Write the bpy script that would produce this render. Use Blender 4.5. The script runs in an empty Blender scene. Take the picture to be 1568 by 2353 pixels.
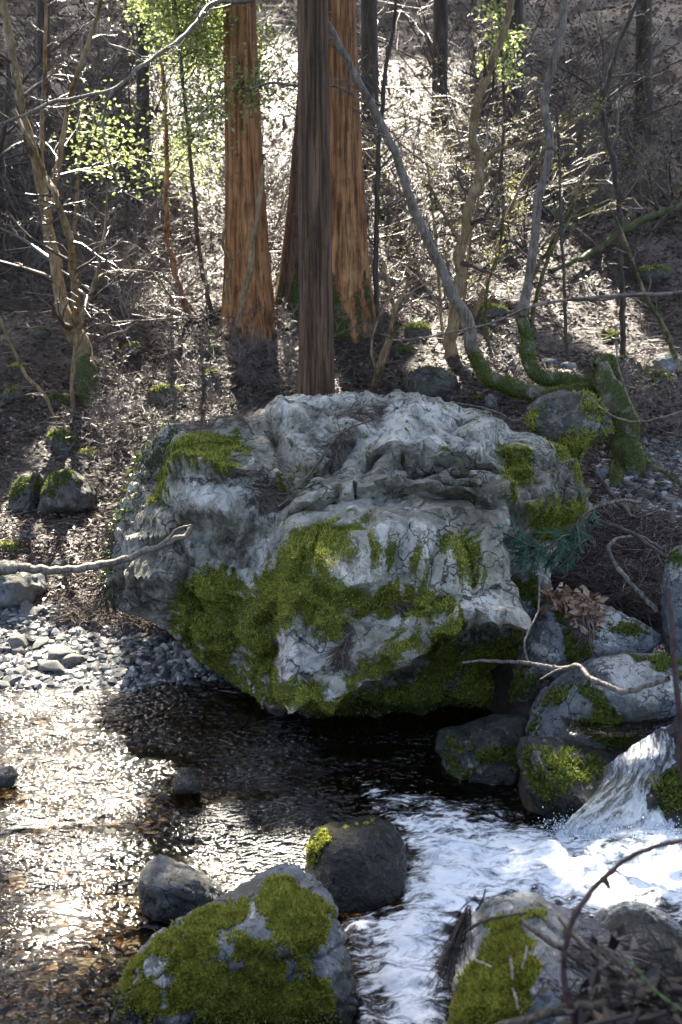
import bpy, math, random
import numpy as np

rng = np.random.default_rng(7)
random.seed(7)
S = bpy.context.scene
COL = S.collection

# ------------------------------------------------------------------ camera, light, exposure
CAM = np.array([0.0, 0.0, 3.0])
PITCH = math.radians(15.0)
FPX = 2614.0                      # focal length in pixels of a 1568 x 2353 frame
SUN_EL, SUN_AZ = math.radians(49.0), math.radians(-8.0)   # azimuth from +Y towards +X

cd = bpy.data.cameras.new('camera')
cam = bpy.data.objects.new('camera', cd)
COL.objects.link(cam)
cam.location = CAM
cam.rotation_euler = (math.pi / 2 - PITCH, 0, 0)
cd.sensor_fit = 'VERTICAL'
cd.sensor_height = 36.0
cd.lens = 36.0 * FPX / 2353.0
cd.clip_start = 0.05
cd.clip_end = 400.0
cd.dof.use_dof = True
cd.dof.focus_distance = 6.9
cd.dof.aperture_fstop = 3.4
S.camera = cam

world = bpy.data.worlds.new('World')
S.world = world
world.use_nodes = True
wn = world.node_tree
wn.nodes.clear()
sky = wn.nodes.new('ShaderNodeTexSky')
sky.sky_type = 'NISHITA'
sky.sun_disc = False
sky.sun_elevation = SUN_EL
sky.sun_rotation = SUN_AZ
sky.air_density = 0.6
sky.dust_density = 2.5
sky.ozone_density = 1.0
bg = wn.nodes.new('ShaderNodeBackground')
bg.inputs['Strength'].default_value = 0.10
wo = wn.nodes.new('ShaderNodeOutputWorld')
wn.links.new(sky.outputs[0], bg.inputs[0])
wn.links.new(bg.outputs[0], wo.inputs[0])

SUN = np.array([math.sin(SUN_AZ) * math.cos(SUN_EL), math.cos(SUN_AZ) * math.cos(SUN_EL), math.sin(SUN_EL)])
ld = bpy.data.lights.new('sun', 'SUN')
ld.energy = 5.0
ld.angle = math.radians(0.5)
ld.color = (1.0, 0.985, 0.96)
lo = bpy.data.objects.new('sun', ld)
COL.objects.link(lo)
lo.rotation_euler = (math.pi / 2 - SUN_EL, 0, math.pi - SUN_AZ)
lo.location = (0, 20, 30)

S.view_settings.view_transform = 'Standard'
S.view_settings.look = 'None'
S.view_settings.gamma = 1.0
S.view_settings.use_curve_mapping = False
S.view_settings.use_white_balance = True        # the camera's own balance for open shade
S.view_settings.white_balance_temperature = 7500
S.view_settings.white_balance_tint = 8
S.view_settings.exposure = 2.88
S.render.engine = 'CYCLES'
S.cycles.use_denoising = True
S.cycles.max_bounces = 8
S.cycles.transparent_max_bounces = 24
S.cycles.caustics_reflective = False
S.cycles.caustics_refractive = False
S.cycles.sample_clamp_indirect = 6.0

# ------------------------------------------------------------------ pixel <-> world
CP, SP = math.cos(PITCH), math.sin(PITCH)
FWD = np.array([0, CP, -SP]); UP = np.array([0, SP, CP]); RIGHT = np.array([1.0, 0, 0])


def ray(u, v):
    u = np.asarray(u, float); v = np.asarray(v, float)
    a = (u - 784.0) / FPX; b = -(v - 1176.5) / FPX
    return FWD + a[..., None] * RIGHT + b[..., None] * UP


def at(u, v, Y):
    """world point seen at frame position (u, v), Y metres ahead"""
    d = ray(u, v)
    t = np.asarray(Y, float) / d[..., 1]
    return CAM + d * t[..., None]


def at_z(u, v, z):
    d = ray(u, v)
    t = (z - CAM[2]) / d[..., 2]
    return CAM + d * t[..., None]


def proj(P):
    q = np.asarray(P) - CAM
    w = np.maximum(q @ FWD, 1e-3)
    return 784.0 + FPX * (q @ RIGHT) / w, 1176.5 - FPX * (q @ UP) / w


# ------------------------------------------------------------------ noise (numpy gradient noise)
_pr = np.random.default_rng(11)
_perm = np.concatenate([_pr.permutation(256)] * 3)
_grad = _pr.normal(size=(256, 3)); _grad /= np.linalg.norm(_grad, axis=1)[:, None]


def pn(P, seed=0):
    P = np.asarray(P, float) + seed * 17.31
    i = np.floor(P).astype(int); f = P - i
    w = f * f * f * (f * (f * 6 - 15) + 10)
    i &= 255
    out = 0
    for dx in (0, 1):
        for dy in (0, 1):
            for dz in (0, 1):
                h = _perm[_perm[_perm[(i[:, 0] + dx) & 255] + ((i[:, 1] + dy) & 255)] + ((i[:, 2] + dz) & 255)]
                g = _grad[h]
                d = (f[:, 0] - dx) * g[:, 0] + (f[:, 1] - dy) * g[:, 1] + (f[:, 2] - dz) * g[:, 2]
                out = out + d * (w[:, 0] if dx else 1 - w[:, 0]) * (w[:, 1] if dy else 1 - w[:, 1]) * (w[:, 2] if dz else 1 - w[:, 2])
    return out * 1.6


def fbm(P, octs=4, seed=0, gain=0.5, ridged=False):
    P = np.asarray(P, float); a = 1.0; tot = 0; s = 0
    for k in range(octs):
        n = pn(P * (2.03 ** k), seed + k)
        if ridged:
            n = 1 - 2 * np.abs(n)
        tot = tot + a * n; s += a; a *= gain
    return tot / s


def cells(p, seed=0):
    """cellular pattern on 2-D points: per point three random numbers of its cell, offset to the cell centre, gap to the border"""
    p = np.asarray(p, float); g = np.floor(p).astype(int)
    best = np.full(len(p), 1e9); sec = np.full(len(p), 1e9); cid = np.zeros(len(p), int); off = np.zeros((len(p), 2))
    for dx in (-1, 0, 1):
        for dy in (-1, 0, 1):
            c = g + [dx, dy]
            h = _perm[_perm[(c[:, 0] + seed * 7) & 255] + (c[:, 1] & 255)]
            j = np.stack([_perm[h + 11], _perm[h + 57]], 1) / 255.0
            d = p - (c + 0.1 + 0.8 * j); L = np.hypot(d[:, 0], d[:, 1])
            n = L < best
            sec = np.where(n, best, np.minimum(sec, L)); best = np.where(n, L, best)
            cid = np.where(n, h, cid); off = np.where(n[:, None], d, off)
    rnd = np.stack([_perm[cid + 101], _perm[cid + 151], _perm[cid + 201]], 1) / 255.0 * 2 - 1
    return rnd, off, sec - best


def blocks(p, seed=0, tilt=0.6, gap=0.25):
    rnd, off, e = cells(p, seed)
    return rnd[:, 0] * 0.6 + tilt * (rnd[:, 1] * off[:, 0] + rnd[:, 2] * off[:, 1]) - gap * np.exp(-e / 0.07)


def sstep(a, b, x):
    t = np.clip((x - a) / (b - a), 0, 1)
    return t * t * (3 - 2 * t)


def inpoly(u, v, poly):
    p = np.asarray(poly, float); n = len(p)
    ins = np.zeros(np.shape(u), bool)
    j = n - 1
    for i in range(n):
        xi, yi = p[i]; xj, yj = p[j]
        c = ((yi > v) != (yj > v)) & (u < (xj - xi) * (v - yi) / (yj - yi + 1e-9) + xi)
        ins ^= c
        j = i
    return ins


def polydist(u, v, poly, closed=True):
    p = np.asarray(poly, float); best = np.full(np.shape(u), 1e9)
    n = len(p)
    for i in range(n if closed else n - 1):
        a = p[i]; b = p[(i + 1) % n]; d = b - a
        t = np.clip(((u - a[0]) * d[0] + (v - a[1]) * d[1]) / (d @ d + 1e-9), 0, 1)
        best = np.minimum(best, np.hypot(u - a[0] - t * d[0], v - a[1] - t * d[1]))
    return best


def soft(u, v, poly, w=15.0):
    """1 inside the outline, 0 outside, soft edge of w"""
    d = polydist(u, v, poly)
    return sstep(-w, w, np.where(inpoly(u, v, poly), d, -d))


# ------------------------------------------------------------------ mesh helpers
def mk_mesh(name, V, F, smooth=True, attrs=None):
    V = np.ascontiguousarray(V, np.float32)
    me = bpy.data.meshes.new(name)
    me.vertices.add(len(V)); me.vertices.foreach_set('co', V.ravel())
    if not isinstance(F, list):
        F = [F]
    F = [np.asarray(f, np.int32) for f in F if len(f)]
    tot = np.concatenate([np.full(len(f), f.shape[1], np.int32) for f in F])
    loops = np.concatenate([f.ravel() for f in F])
    me.loops.add(len(loops)); me.loops.foreach_set('vertex_index', loops)
    me.polygons.add(len(tot))
    st = np.concatenate([[0], np.cumsum(tot)[:-1]]).astype(np.int32)
    me.polygons.foreach_set('loop_start', st)
    try:
        me.polygons.foreach_set('loop_total', tot)
    except Exception:
        pass
    me.update(calc_edges=True)
    me.polygons.foreach_set('use_smooth', np.full(len(tot), smooth))
    for k, a in (attrs or {}).items():
        at_ = me.attributes.new(k, 'FLOAT', 'POINT')
        at_.data.foreach_set('value', np.ascontiguousarray(a, np.float32))
    return me


class MB:
    def __init__(self):
        self.V = []; self.F3 = []; self.F4 = []; self.n = 0

    def add(self, V, F):
        F = np.asarray(F)
        (self.F3 if F.shape[1] == 3 else self.F4).append(F + self.n)
        self.V.append(np.asarray(V, float)); self.n += len(V)

    def mesh(self, name, off=(0, 0, 0), smooth=True):
        V = np.concatenate(self.V) - np.asarray(off)
        F = []
        if self.F3: F.append(np.concatenate(self.F3))
        if self.F4: F.append(np.concatenate(self.F4))
        return mk_mesh(name, V, F, smooth)


def tubes(P, R, sides=4):
    """batch of tubes: P (n,k,3), R (n,k) -> V, F"""
    P = np.asarray(P, float); R = np.asarray(R, float)
    n, k, _ = P.shape
    T = np.gradient(P, axis=1)
    T /= np.linalg.norm(T, axis=2)[..., None] + 1e-9
    ref = np.where(np.abs(T[..., 2:3]) > 0.9, np.array([1.0, 0, 0]), np.array([0, 0, 1.0]))
    ref = np.broadcast_to(ref[:, :1], T.shape)
    A = np.cross(T, ref); A /= np.linalg.norm(A, axis=2)[..., None] + 1e-9
    B = np.cross(T, A)
    th = np.arange(sides) * 2 * math.pi / sides
    V = P[:, :, None] + R[:, :, None, None] * (A[:, :, None] * np.cos(th)[:, None] + B[:, :, None] * np.sin(th)[:, None])
    idx = np.arange(n * k * sides).reshape(n, k, sides)
    a = idx[:, :-1]; b = idx[:, 1:]
    a2 = np.roll(a, -1, axis=2); b2 = np.roll(b, -1, axis=2)
    F = np.stack([a, a2, b2, b], -1).reshape(-1, 4)
    return V.reshape(-1, 3), F


def smooth_path(pts, n):
    pts = np.asarray(pts, float)
    if len(pts) < 3:
        t = np.linspace(0, 1, n)[:, None]
        return pts[0] * (1 - t) + pts[-1] * t
    d = np.concatenate([[0], np.cumsum(np.linalg.norm(np.diff(pts[:, :3], axis=0), axis=1))])
    t = np.linspace(0, d[-1], n)
    out = np.empty((n, pts.shape[1]))
    m = np.gradient(pts, d, axis=0)
    i = np.clip(np.searchsorted(d, t, 'right') - 1, 0, len(pts) - 2)
    h = (d[i + 1] - d[i])[:, None]; s = ((t - d[i])[:, None]) / h
    out = (2 * s**3 - 3 * s**2 + 1) * pts[i] + (s**3 - 2 * s**2 + s) * h * m[i] + (-2 * s**3 + 3 * s**2) * pts[i + 1] + (s**3 - s**2) * h * m[i + 1]
    return out


def obj(name, me, mat, parent=None, loc=None):
    o = bpy.data.objects.new(name, me)
    COL.objects.link(o)
    if mat is not None and not me.materials:
        me.materials.append(mat)
    if parent is not None:
        o.parent = parent
    if loc is not None:
        o.location = loc
    return o


def tag(o, label=None, cat=None, group=None, kind=None):
    if label: o['label'] = label
    if cat: o['category'] = cat
    if group: o['group'] = group
    if kind: o['kind'] = kind
    return o


def empty(name, loc, label, cat, group=None):
    o = bpy.data.objects.new(name, None)
    COL.objects.link(o)
    o.location = loc
    o.empty_display_size = 0.1
    return tag(o, label, cat, group)


# ------------------------------------------------------------------ materials
class NT:
    def __init__(self, name):
        self.m = bpy.data.materials.new(name); self.m.use_nodes = True
        self.t = self.m.node_tree; self.t.nodes.clear()
        self.out = self.t.nodes.new('ShaderNodeOutputMaterial')

    def n(self, typ, **kw):
        nd = self.t.nodes.new(typ)
        for k, v in kw.items():
            if k.startswith('i_'):
                nd.inputs[k[2:].replace('__', ' ')].default_value = v
            else:
                setattr(nd, k, v)
        return nd

    def l(self, a, b):
        self.t.links.new(a, b)

    def val(self, x, sock):
        if hasattr(x, 'is_output') or isinstance(x, bpy.types.NodeSocket):
            self.l(x, sock)
        else:
            sock.default_value = x

    def math(self, op, a, b=0.0, clamp=False):
        nd = self.n('ShaderNodeMath', operation=op); nd.use_clamp = clamp
        self.val(a, nd.inputs[0]); self.val(b, nd.inputs[1])
        return nd.outputs[0]

    def mapr(self, x, a, b, c=0.0, d=1.0):
        nd = self.n('ShaderNodeMapRange'); nd.clamp = True; nd.interpolation_type = 'SMOOTHSTEP'
        self.val(x, nd.inputs[0])
        for i, q in enumerate((a, b, c, d)):
            nd.inputs[1 + i].default_value = q
        return nd.outputs[0]

    def noise(self, co, scale, detail=4, rough=0.6, dist=0.0):
        nd = self.n('ShaderNodeTexNoise')
        nd.inputs['Scale'].default_value = scale; nd.inputs['Detail'].default_value = detail
        nd.inputs['Roughness'].default_value = rough; nd.inputs['Distortion'].default_value = dist
        if co is not None: self.l(co, nd.inputs['Vector'])
        return nd.outputs['Fac']

    def voro(self, co, scale, feature='F1', rnd=1.0):
        nd = self.n('ShaderNodeTexVoronoi', feature=feature)
        nd.inputs['Scale'].default_value = scale; nd.inputs['Randomness'].default_value = rnd
        if co is not None: self.l(co, nd.inputs['Vector'])
        return nd

    def mix(self, f, a, b, blend='MIX'):
        nd = self.n('ShaderNodeMix', data_type='RGBA', blend_type=blend)
        self.val(f, nd.inputs[0])
        for s, x in ((nd.inputs[6], a), (nd.inputs[7], b)):
            if isinstance(x, tuple): s.default_value = (*x, 1.0) if len(x) == 3 else x
            else: self.l(x, s)
        return nd.outputs[2]

    def ramp(self, f, stops):
        nd = self.n('ShaderNodeValToRGB')
        e = nd.color_ramp.elements
        while len(e) < len(stops): e.new(0.5)
        for q, (p, c) in zip(e, stops):
            q.position = p; q.color = (*c, 1.0)
        self.l(f, nd.inputs[0])
        return nd.outputs[0]

    def attr(self, name):
        return self.n('ShaderNodeAttribute', attribute_name=name).outputs['Fac']

    def scaled(self, co, s):
        nd = self.n('ShaderNodeMapping'); nd.inputs['Scale'].default_value = s
        self.l(co, nd.inputs['Vector'])
        return nd.outputs[0]

    def bump(self, h, strength, dist=0.02, normal=None):
        nd = self.n('ShaderNodeBump'); nd.inputs['Strength'].default_value = strength
        nd.inputs['Distance'].default_value = dist
        self.l(h, nd.inputs['Height'])
        if normal is not None: self.l(normal, nd.inputs['Normal'])
        return nd.outputs[0]

    def principled(self, color, rough=0.7, normal=None, spec=0.5, surface=True, **kw):
        p = self.n('ShaderNodeBsdfPrincipled')
        if isinstance(color, tuple): p.inputs['Base Color'].default_value = (*color, 1)
        else: self.l(color, p.inputs['Base Color'])
        self.val(rough, p.inputs['Roughness'])
        self.val(spec, p.inputs['Specular IOR Level'])
        if normal is not None: self.l(normal, p.inputs['Normal'])
        if surface: self.l(p.outputs[0], self.out.inputs[0])
        return p

    def obj_co(self):
        return self.n('ShaderNodeTexCoord').outputs['Object']

    def geo_co(self):
        return self.n('ShaderNodeNewGeometry').outputs['Position']


def rock_mat(name, dark, mid, pale, white=0.5, mosscol=((0.06, 0.072, 0.010), (0.23, 0.25, 0.035)), stain_shade=(0.10, 0.075, 0.045), rough=0.8, sc=1.0):
    T = NT(name); co = T.obj_co()
    oi = T.n('ShaderNodeObjectInfo')
    addv = T.n('ShaderNodeVectorMath', operation='ADD'); T.l(co, addv.inputs[0])
    mulr = T.math('MULTIPLY', oi.outputs['Random'], 37.0); T.l(mulr, addv.inputs[1]); co = addv.outputs[0]
    n1 = T.noise(co, 3.2 * sc, 9, 0.68, 0.3)
    n2 = T.noise(co, 11 * sc, 8, 0.72, 0.6)
    n3 = T.noise(co, 46 * sc, 5, 0.7)
    base = T.ramp(n1, [(0.28, dark), (0.47, mid), (0.66, pale)])
    # pale crust in sharp-edged patches
    wt = T.math('ADD', T.math('MULTIPLY', T.attr('white'), 0.16), T.math('MULTIPLY', n3, 0.14))
    wsum = T.math('ADD', n2, wt)
    wm = T.mapr(wsum, 0.63, 0.70)
    base = T.mix(T.math('MULTIPLY', wm, white), base, (0.74, 0.71, 0.645))
    # dark specks and pits
    pit = T.mapr(T.noise(co, 24 * sc, 8, 0.78, 0.9), 0.53, 0.63)
    base = T.mix(T.math('MULTIPLY', pit, 0.75), base, (0.30 * dark[0] + 0.012, 0.30 * dark[1] + 0.012, 0.30 * dark[2] + 0.006))
    base = T.mix(T.mapr(T.noise(co, 1.7 * sc, 6, 0.7, 0.5), 0.48, 0.66, 0, 0.6), base, (0.105, 0.095, 0.045))
    # cracks
    wv = T.n('ShaderNodeVectorMath', operation='ADD'); T.l(co, wv.inputs[0])
    nn = T.n('ShaderNodeTexNoise'); nn.inputs['Scale'].default_value = 4 * sc; nn.inputs['Detail'].default_value = 5
    T.l(co, nn.inputs['Vector'])
    sv = T.n('ShaderNodeVectorMath', operation='SCALE'); T.l(nn.outputs['Color'], sv.inputs[0]); sv.inputs['Scale'].default_value = 0.55 / sc
    T.l(sv.outputs[0], wv.inputs[1])
    vd = T.voro(T.scaled(wv.outputs[0], (1, 1, 1.7)), 3.4 * sc, 'DISTANCE_TO_EDGE')
    crackm = T.mapr(vd.outputs['Distance'], 0.0, 0.035)
    brk = T.mapr(T.noise(co, 2.2 * sc, 3, 0.5), 0.42, 0.56)
    crack = T.math('MULTIPLY', T.math('SUBTRACT', 1.0, crackm), brk)
    base = T.mix(T.math('MULTIPLY', crack, 0.75), base, (0.022, 0.02, 0.017))
    # brown stain, and shade painted dark into joints and under ledges
    st = T.math('MULTIPLY', T.attr('stain_shade'), T.mapr(n2, 0.32, 0.62, 1.0, 0.35))
    base = T.mix(st, base, T.mix(T.mapr(n3, 0.4, 0.6), stain_shade, tuple(0.35 * s for s in stain_shade)))
    # moss film
    mn = T.noise(co, 60 * sc, 6, 0.75)
    mc = T.ramp(T.noise(co, 24 * sc, 6, 0.75), [(0.3, mosscol[0]), (0.7, mosscol[1])])
    mf = T.mapr(T.math('ADD', T.attr('moss'), T.math('MULTIPLY', T.math('SUBTRACT', n3, 0.5), 1.1)), 0.35, 0.6)
    base = T.mix(mf, base, mc)
    wet = T.attr('wet')
    base = T.mix(T.math('MULTIPLY', wet, 0.75), base, (0.012, 0.012, 0.01))
    h = T.math('ADD', T.math('MULTIPLY', n2, 0.9), T.math('MULTIPLY', n3, 0.35))
    h = T.math('SUBTRACT', h, T.math('MULTIPLY', crack, 0.5))
    h = T.math('ADD', h, T.math('MULTIPLY', T.math('MULTIPLY', mn, mf), 0.5))
    nb = T.bump(h, 1.0, 0.05 / sc)
    r = T.math('SUBTRACT', rough, T.math('MULTIPLY', wet, 0.62), True)
    T.principled(base, r, nb, 0.35)
    return T.m


def simple_mat(name, c0, c1, scale=20, rough=0.7, bump=0.4, spec=0.4, stretch=(1, 1, 1), bdist=0.01, island=False):
    T = NT(name); co = T.scaled(T.obj_co(), stretch)
    n = T.noise(co, scale, 6, 0.7)
    c = T.ramp(n, [(0.3, c0), (0.7, c1)])
    if island:
        g = T.n('ShaderNodeNewGeometry')
        c = T.ramp(g.outputs['Random Per Island'], [(0.0, c0), (1.0, c1)])
    T.principled(c, rough, T.bump(n, bump, bdist), spec)
    return T.m


def leaf_mat(name, stops, rough=0.45, trans=0.4, spec=0.5):
    T = NT(name)
    g = T.n('ShaderNodeNewGeometry')
    c = T.ramp(g.outputs['Random Per Island'], stops)
    p = T.principled(c, rough, None, spec, surface=False)
    tr = T.n('ShaderNodeBsdfTranslucent'); T.l(c, tr.inputs[0])
    mx = T.n('ShaderNodeMixShader'); mx.inputs[0].default_value = trans
    T.l(p.outputs[0], mx.inputs[1]); T.l(tr.outputs[0], mx.inputs[2]); T.l(mx.outputs[0], T.out.inputs[0])
    return T.m


M = {}
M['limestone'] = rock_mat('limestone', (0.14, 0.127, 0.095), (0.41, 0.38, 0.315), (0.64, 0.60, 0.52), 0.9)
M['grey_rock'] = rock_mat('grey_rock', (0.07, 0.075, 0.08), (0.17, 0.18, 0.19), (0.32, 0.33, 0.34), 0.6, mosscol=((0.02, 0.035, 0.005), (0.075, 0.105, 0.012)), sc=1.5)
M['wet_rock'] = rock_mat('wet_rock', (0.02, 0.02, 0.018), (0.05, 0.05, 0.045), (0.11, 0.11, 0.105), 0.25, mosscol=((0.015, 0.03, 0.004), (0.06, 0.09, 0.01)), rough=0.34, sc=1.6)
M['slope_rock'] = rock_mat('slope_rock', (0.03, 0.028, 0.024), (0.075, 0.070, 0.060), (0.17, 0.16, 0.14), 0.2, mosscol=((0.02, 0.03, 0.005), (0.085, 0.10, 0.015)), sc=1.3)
M['pebble'] = rock_mat('pebble', (0.06, 0.061, 0.064), (0.17, 0.168, 0.165), (0.36, 0.35, 0.33), 0.6, sc=4)
M['bed_pebble'] = leaf_mat('bed_pebble', [(0, (0.025, 0.017, 0.010)), (0.3, (0.09, 0.055, 0.026)), (0.55, (0.05, 0.046, 0.038)), (0.8, (0.20, 0.10, 0.035)), (1, (0.14, 0.12, 0.09))], 0.5, 0.0)
M['gravel'] = leaf_mat('gravel', [(0, (0.035, 0.036, 0.042)), (0.35, (0.10, 0.10, 0.105)), (0.65, (0.20, 0.195, 0.185)), (0.9, (0.38, 0.37, 0.345)), (0.97, (0.45, 0.44, 0.42)), (1, (0.24, 0.13, 0.08))], 0.7, 0.0, 0.3)
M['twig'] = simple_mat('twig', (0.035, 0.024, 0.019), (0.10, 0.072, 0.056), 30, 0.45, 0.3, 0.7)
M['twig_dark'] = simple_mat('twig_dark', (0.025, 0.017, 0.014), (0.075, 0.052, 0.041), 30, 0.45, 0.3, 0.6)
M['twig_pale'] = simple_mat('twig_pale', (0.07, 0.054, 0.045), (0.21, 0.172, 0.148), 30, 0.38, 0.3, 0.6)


def bark_mat(name, c0, c1, c2, vs=14, rough=0.75, moss=((0.022, 0.030, 0.007), (0.075, 0.090, 0.018)), bdist=0.02, stretch=(1, 1, 0.12)):
    T = NT(name); co = T.obj_co()
    n1 = T.noise(T.scaled(co, stretch), vs, 7, 0.7, 0.2)
    n2 = T.noise(co, 5, 5, 0.65)
    c = T.ramp(n1, [(0.3, c0), (0.5, c1), (0.72, c2)])
    c = T.mix(T.mapr(n2, 0.45, 0.7, 0, 0.55), c, c0)
    n4 = T.noise(T.scaled(co, (1, 1, 0.03)), vs * 3.1, 4, 0.7)
    c = T.mix(T.mapr(n4, 0.52, 0.62, 0, 0.7), c, tuple(0.5 * q for q in c0))
    n1 = T.math('SUBTRACT', n1, T.math('MULTIPLY', T.mapr(n4, 0.50, 0.62), 0.35))
    n3 = T.noise(co, 50, 5, 0.7)
    mf = T.mapr(T.math('ADD', T.attr('moss'), T.math('MULTIPLY', T.math('SUBTRACT', T.noise(co, 14, 5, 0.7), 0.5), 1.2)), 0.4, 0.6)
    c = T.mix(mf, c, T.ramp(n3, [(0.3, moss[0]), (0.7, moss[1])]))
    h = T.math('ADD', n1, T.math('MULTIPLY', T.math('MULTIPLY', n3, mf), 0.6))
    T.principled(c, rough, T.bump(h, 0.9, bdist), 0.3)
    return T.m


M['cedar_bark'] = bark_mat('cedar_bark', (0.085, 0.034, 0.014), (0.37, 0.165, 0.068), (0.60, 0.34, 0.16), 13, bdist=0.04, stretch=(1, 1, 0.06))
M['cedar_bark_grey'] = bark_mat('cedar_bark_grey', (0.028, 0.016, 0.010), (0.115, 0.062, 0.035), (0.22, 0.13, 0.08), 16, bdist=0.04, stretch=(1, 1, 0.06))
M['smooth_bark'] = bark_mat('smooth_bark', (0.075, 0.060, 0.047), (0.17, 0.137, 0.108), (0.30, 0.25, 0.205), 16, 0.6, stretch=(1, 1, 0.8), bdist=0.006)
M['tan_bark'] = bark_mat('tan_bark', (0.10, 0.065, 0.03), (0.25, 0.17, 0.085), (0.40, 0.30, 0.17), 18, 0.6, stretch=(1, 1, 0.5), bdist=0.006)
M['dark_bark'] = bark_mat('dark_bark', (0.03, 0.024, 0.02), (0.075, 0.058, 0.045), (0.15, 0.12, 0.095), 22, 0.65, bdist=0.01)


def moss_mat(name, a, b, c):
    T = NT(name); g = T.n('ShaderNodeNewGeometry'); co = T.geo_co()
    col = T.ramp(g.outputs['Random Per Island'], [(0, a), (0.5, b), (1, c)])
    col = T.mix(T.mapr(T.noise(co, 6, 5, 0.7), 0.46, 0.70, 0, 0.6), col, (0.58 * b[1] + 0.01, 0.50 * b[1] + 0.005, 0.022))
    col = T.mix(T.mapr(T.noise(co, 17, 4, 0.7), 0.50, 0.68, 0, 0.6), col, c)
    p = T.principled(col, 0.6, None, 0.3, surface=False)
    tr = T.n('ShaderNodeBsdfTranslucent'); T.l(col, tr.inputs[0])
    mx = T.n('ShaderNodeMixShader'); mx.inputs[0].default_value = 0.4
    T.l(p.outputs[0], mx.inputs[1]); T.l(tr.outputs[0], mx.inputs[2]); T.l(mx.outputs[0], T.out.inputs[0])
    return T.m


M['moss'] = moss_mat('moss', (0.085, 0.105, 0.018), (0.29, 0.315, 0.050), (0.48, 0.47, 0.095))
M['moss_green'] = moss_mat('moss_green', (0.04, 0.065, 0.013), (0.115, 0.155, 0.028), (0.23, 0.26, 0.055))
M['litter'] = leaf_mat('litter', [(0, (0.028, 0.018, 0.014)), (0.4, (0.07, 0.046, 0.036)), (0.75, (0.115, 0.08, 0.063)), (0.95, (0.18, 0.135, 0.11)), (1, (0.30, 0.25, 0.22))], 0.5, 0.15, 0.45)
M['needles'] = leaf_mat('needles', [(0, (0.04, 0.028, 0.023)), (0.5, (0.105, 0.072, 0.058)), (0.9, (0.19, 0.145, 0.12)), (1, (0.32, 0.27, 0.23))], 0.5, 0.1, 0.5)
M['dead_leaf'] = leaf_mat('dead_leaf', [(0, (0.12, 0.06, 0.035)), (0.5, (0.26, 0.15, 0.09)), (1, (0.42, 0.31, 0.23))], 0.5, 0.25, 0.5)
M['leaf'] = leaf_mat('leaf', [(0, (0.06, 0.10, 0.03)), (0.4, (0.24, 0.30, 0.10)), (1, (0.50, 0.53, 0.26))], 0.3, 0.6, 0.6)
M['sprig'] = leaf_mat('sprig', [(0, (0.02, 0.075, 0.045)), (0.6, (0.05, 0.15, 0.095)), (1, (0.09, 0.20, 0.13))], 0.5, 0.2)
M['shade_leaf'] = leaf_mat('shade_leaf', [(0, (0.015, 0.035, 0.012)), (1, (0.04, 0.07, 0.02))], 0.5, 0.1)
M['leaf_dark'] = leaf_mat('leaf_dark', [(0, (0.02, 0.045, 0.008)), (0.6, (0.06, 0.10, 0.015)), (1, (0.13, 0.15, 0.03))], 0.35, 0.35, 0.6)
M['needles_dark'] = leaf_mat('needles_dark', [(0, (0.012, 0.009, 0.008)), (0.6, (0.035, 0.025, 0.02)), (1, (0.09, 0.065, 0.05))], 0.5, 0.05, 0.4)
M['twig_bark'] = bark_mat('twig_bark', (0.06, 0.05, 0.045), (0.15, 0.125, 0.11), (0.30, 0.26, 0.23), 22, 0.6, bdist=0.008)
M['cane'] = bark_mat('cane', (0.02, 0.011, 0.012), (0.055, 0.028, 0.028), (0.10, 0.055, 0.05), 20, 0.5, bdist=0.004)
M['straw_bark'] = bark_mat('straw_bark', (0.22, 0.18, 0.13), (0.42, 0.36, 0.28), (0.58, 0.52, 0.44), 30, 0.6, bdist=0.003)
M['grass'] = bark_mat('grass', (0.05, 0.09, 0.03), (0.09, 0.15, 0.05), (0.14, 0.2, 0.08), 30, 0.5, bdist=0.002)
M['bud'] = leaf_mat('bud', [(0, (0.20, 0.20, 0.05)), (1, (0.40, 0.38, 0.16))], 0.4, 0.5)

# ground
T = NT('forest_floor'); co = T.geo_co()
n1 = T.noise(co, 1.3, 6, 0.65); n2 = T.noise(co, 14, 8, 0.75, 0.5); n3 = T.noise(co, 50, 5, 0.7)
c = T.ramp(n2, [(0.3, (0.02, 0.014, 0.011)), (0.5, (0.052, 0.036, 0.029)), (0.68, (0.10, 0.074, 0.061))])
c = T.mix(T.mapr(n1, 0.5, 0.68, 0, 0.5), c, (0.045, 0.038, 0.030))
mm = T.mapr(T.math('ADD', T.attr('moss'), T.math('MULTIPLY', T.math('SUBTRACT', n2, 0.5), 1.4)), 0.45, 0.65)
c = T.mix(mm, c, T.ramp(n3, [(0.3, (0.02, 0.04, 0.006)), (0.7, (0.08, 0.115, 0.015))]))
bedc = T.ramp(n2, [(0.3, (0.012, 0.009, 0.006)), (0.5, (0.055, 0.034, 0.016)), (0.68, (0.14, 0.08, 0.032))])
c = T.mix(T.attr('bed'), c, bedc)
dry = T.ramp(n3, [(0.3, (0.07, 0.07, 0.07)), (0.7, (0.26, 0.26, 0.26))])
c = T.mix(T.attr('gravel'), c, dry)
T.principled(c, 0.55, T.bump(T.math('ADD', n2, T.math('MULTIPLY', n3, 0.5)), 0.9, 0.06), 0.5)
M['floor'] = T.m

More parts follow.
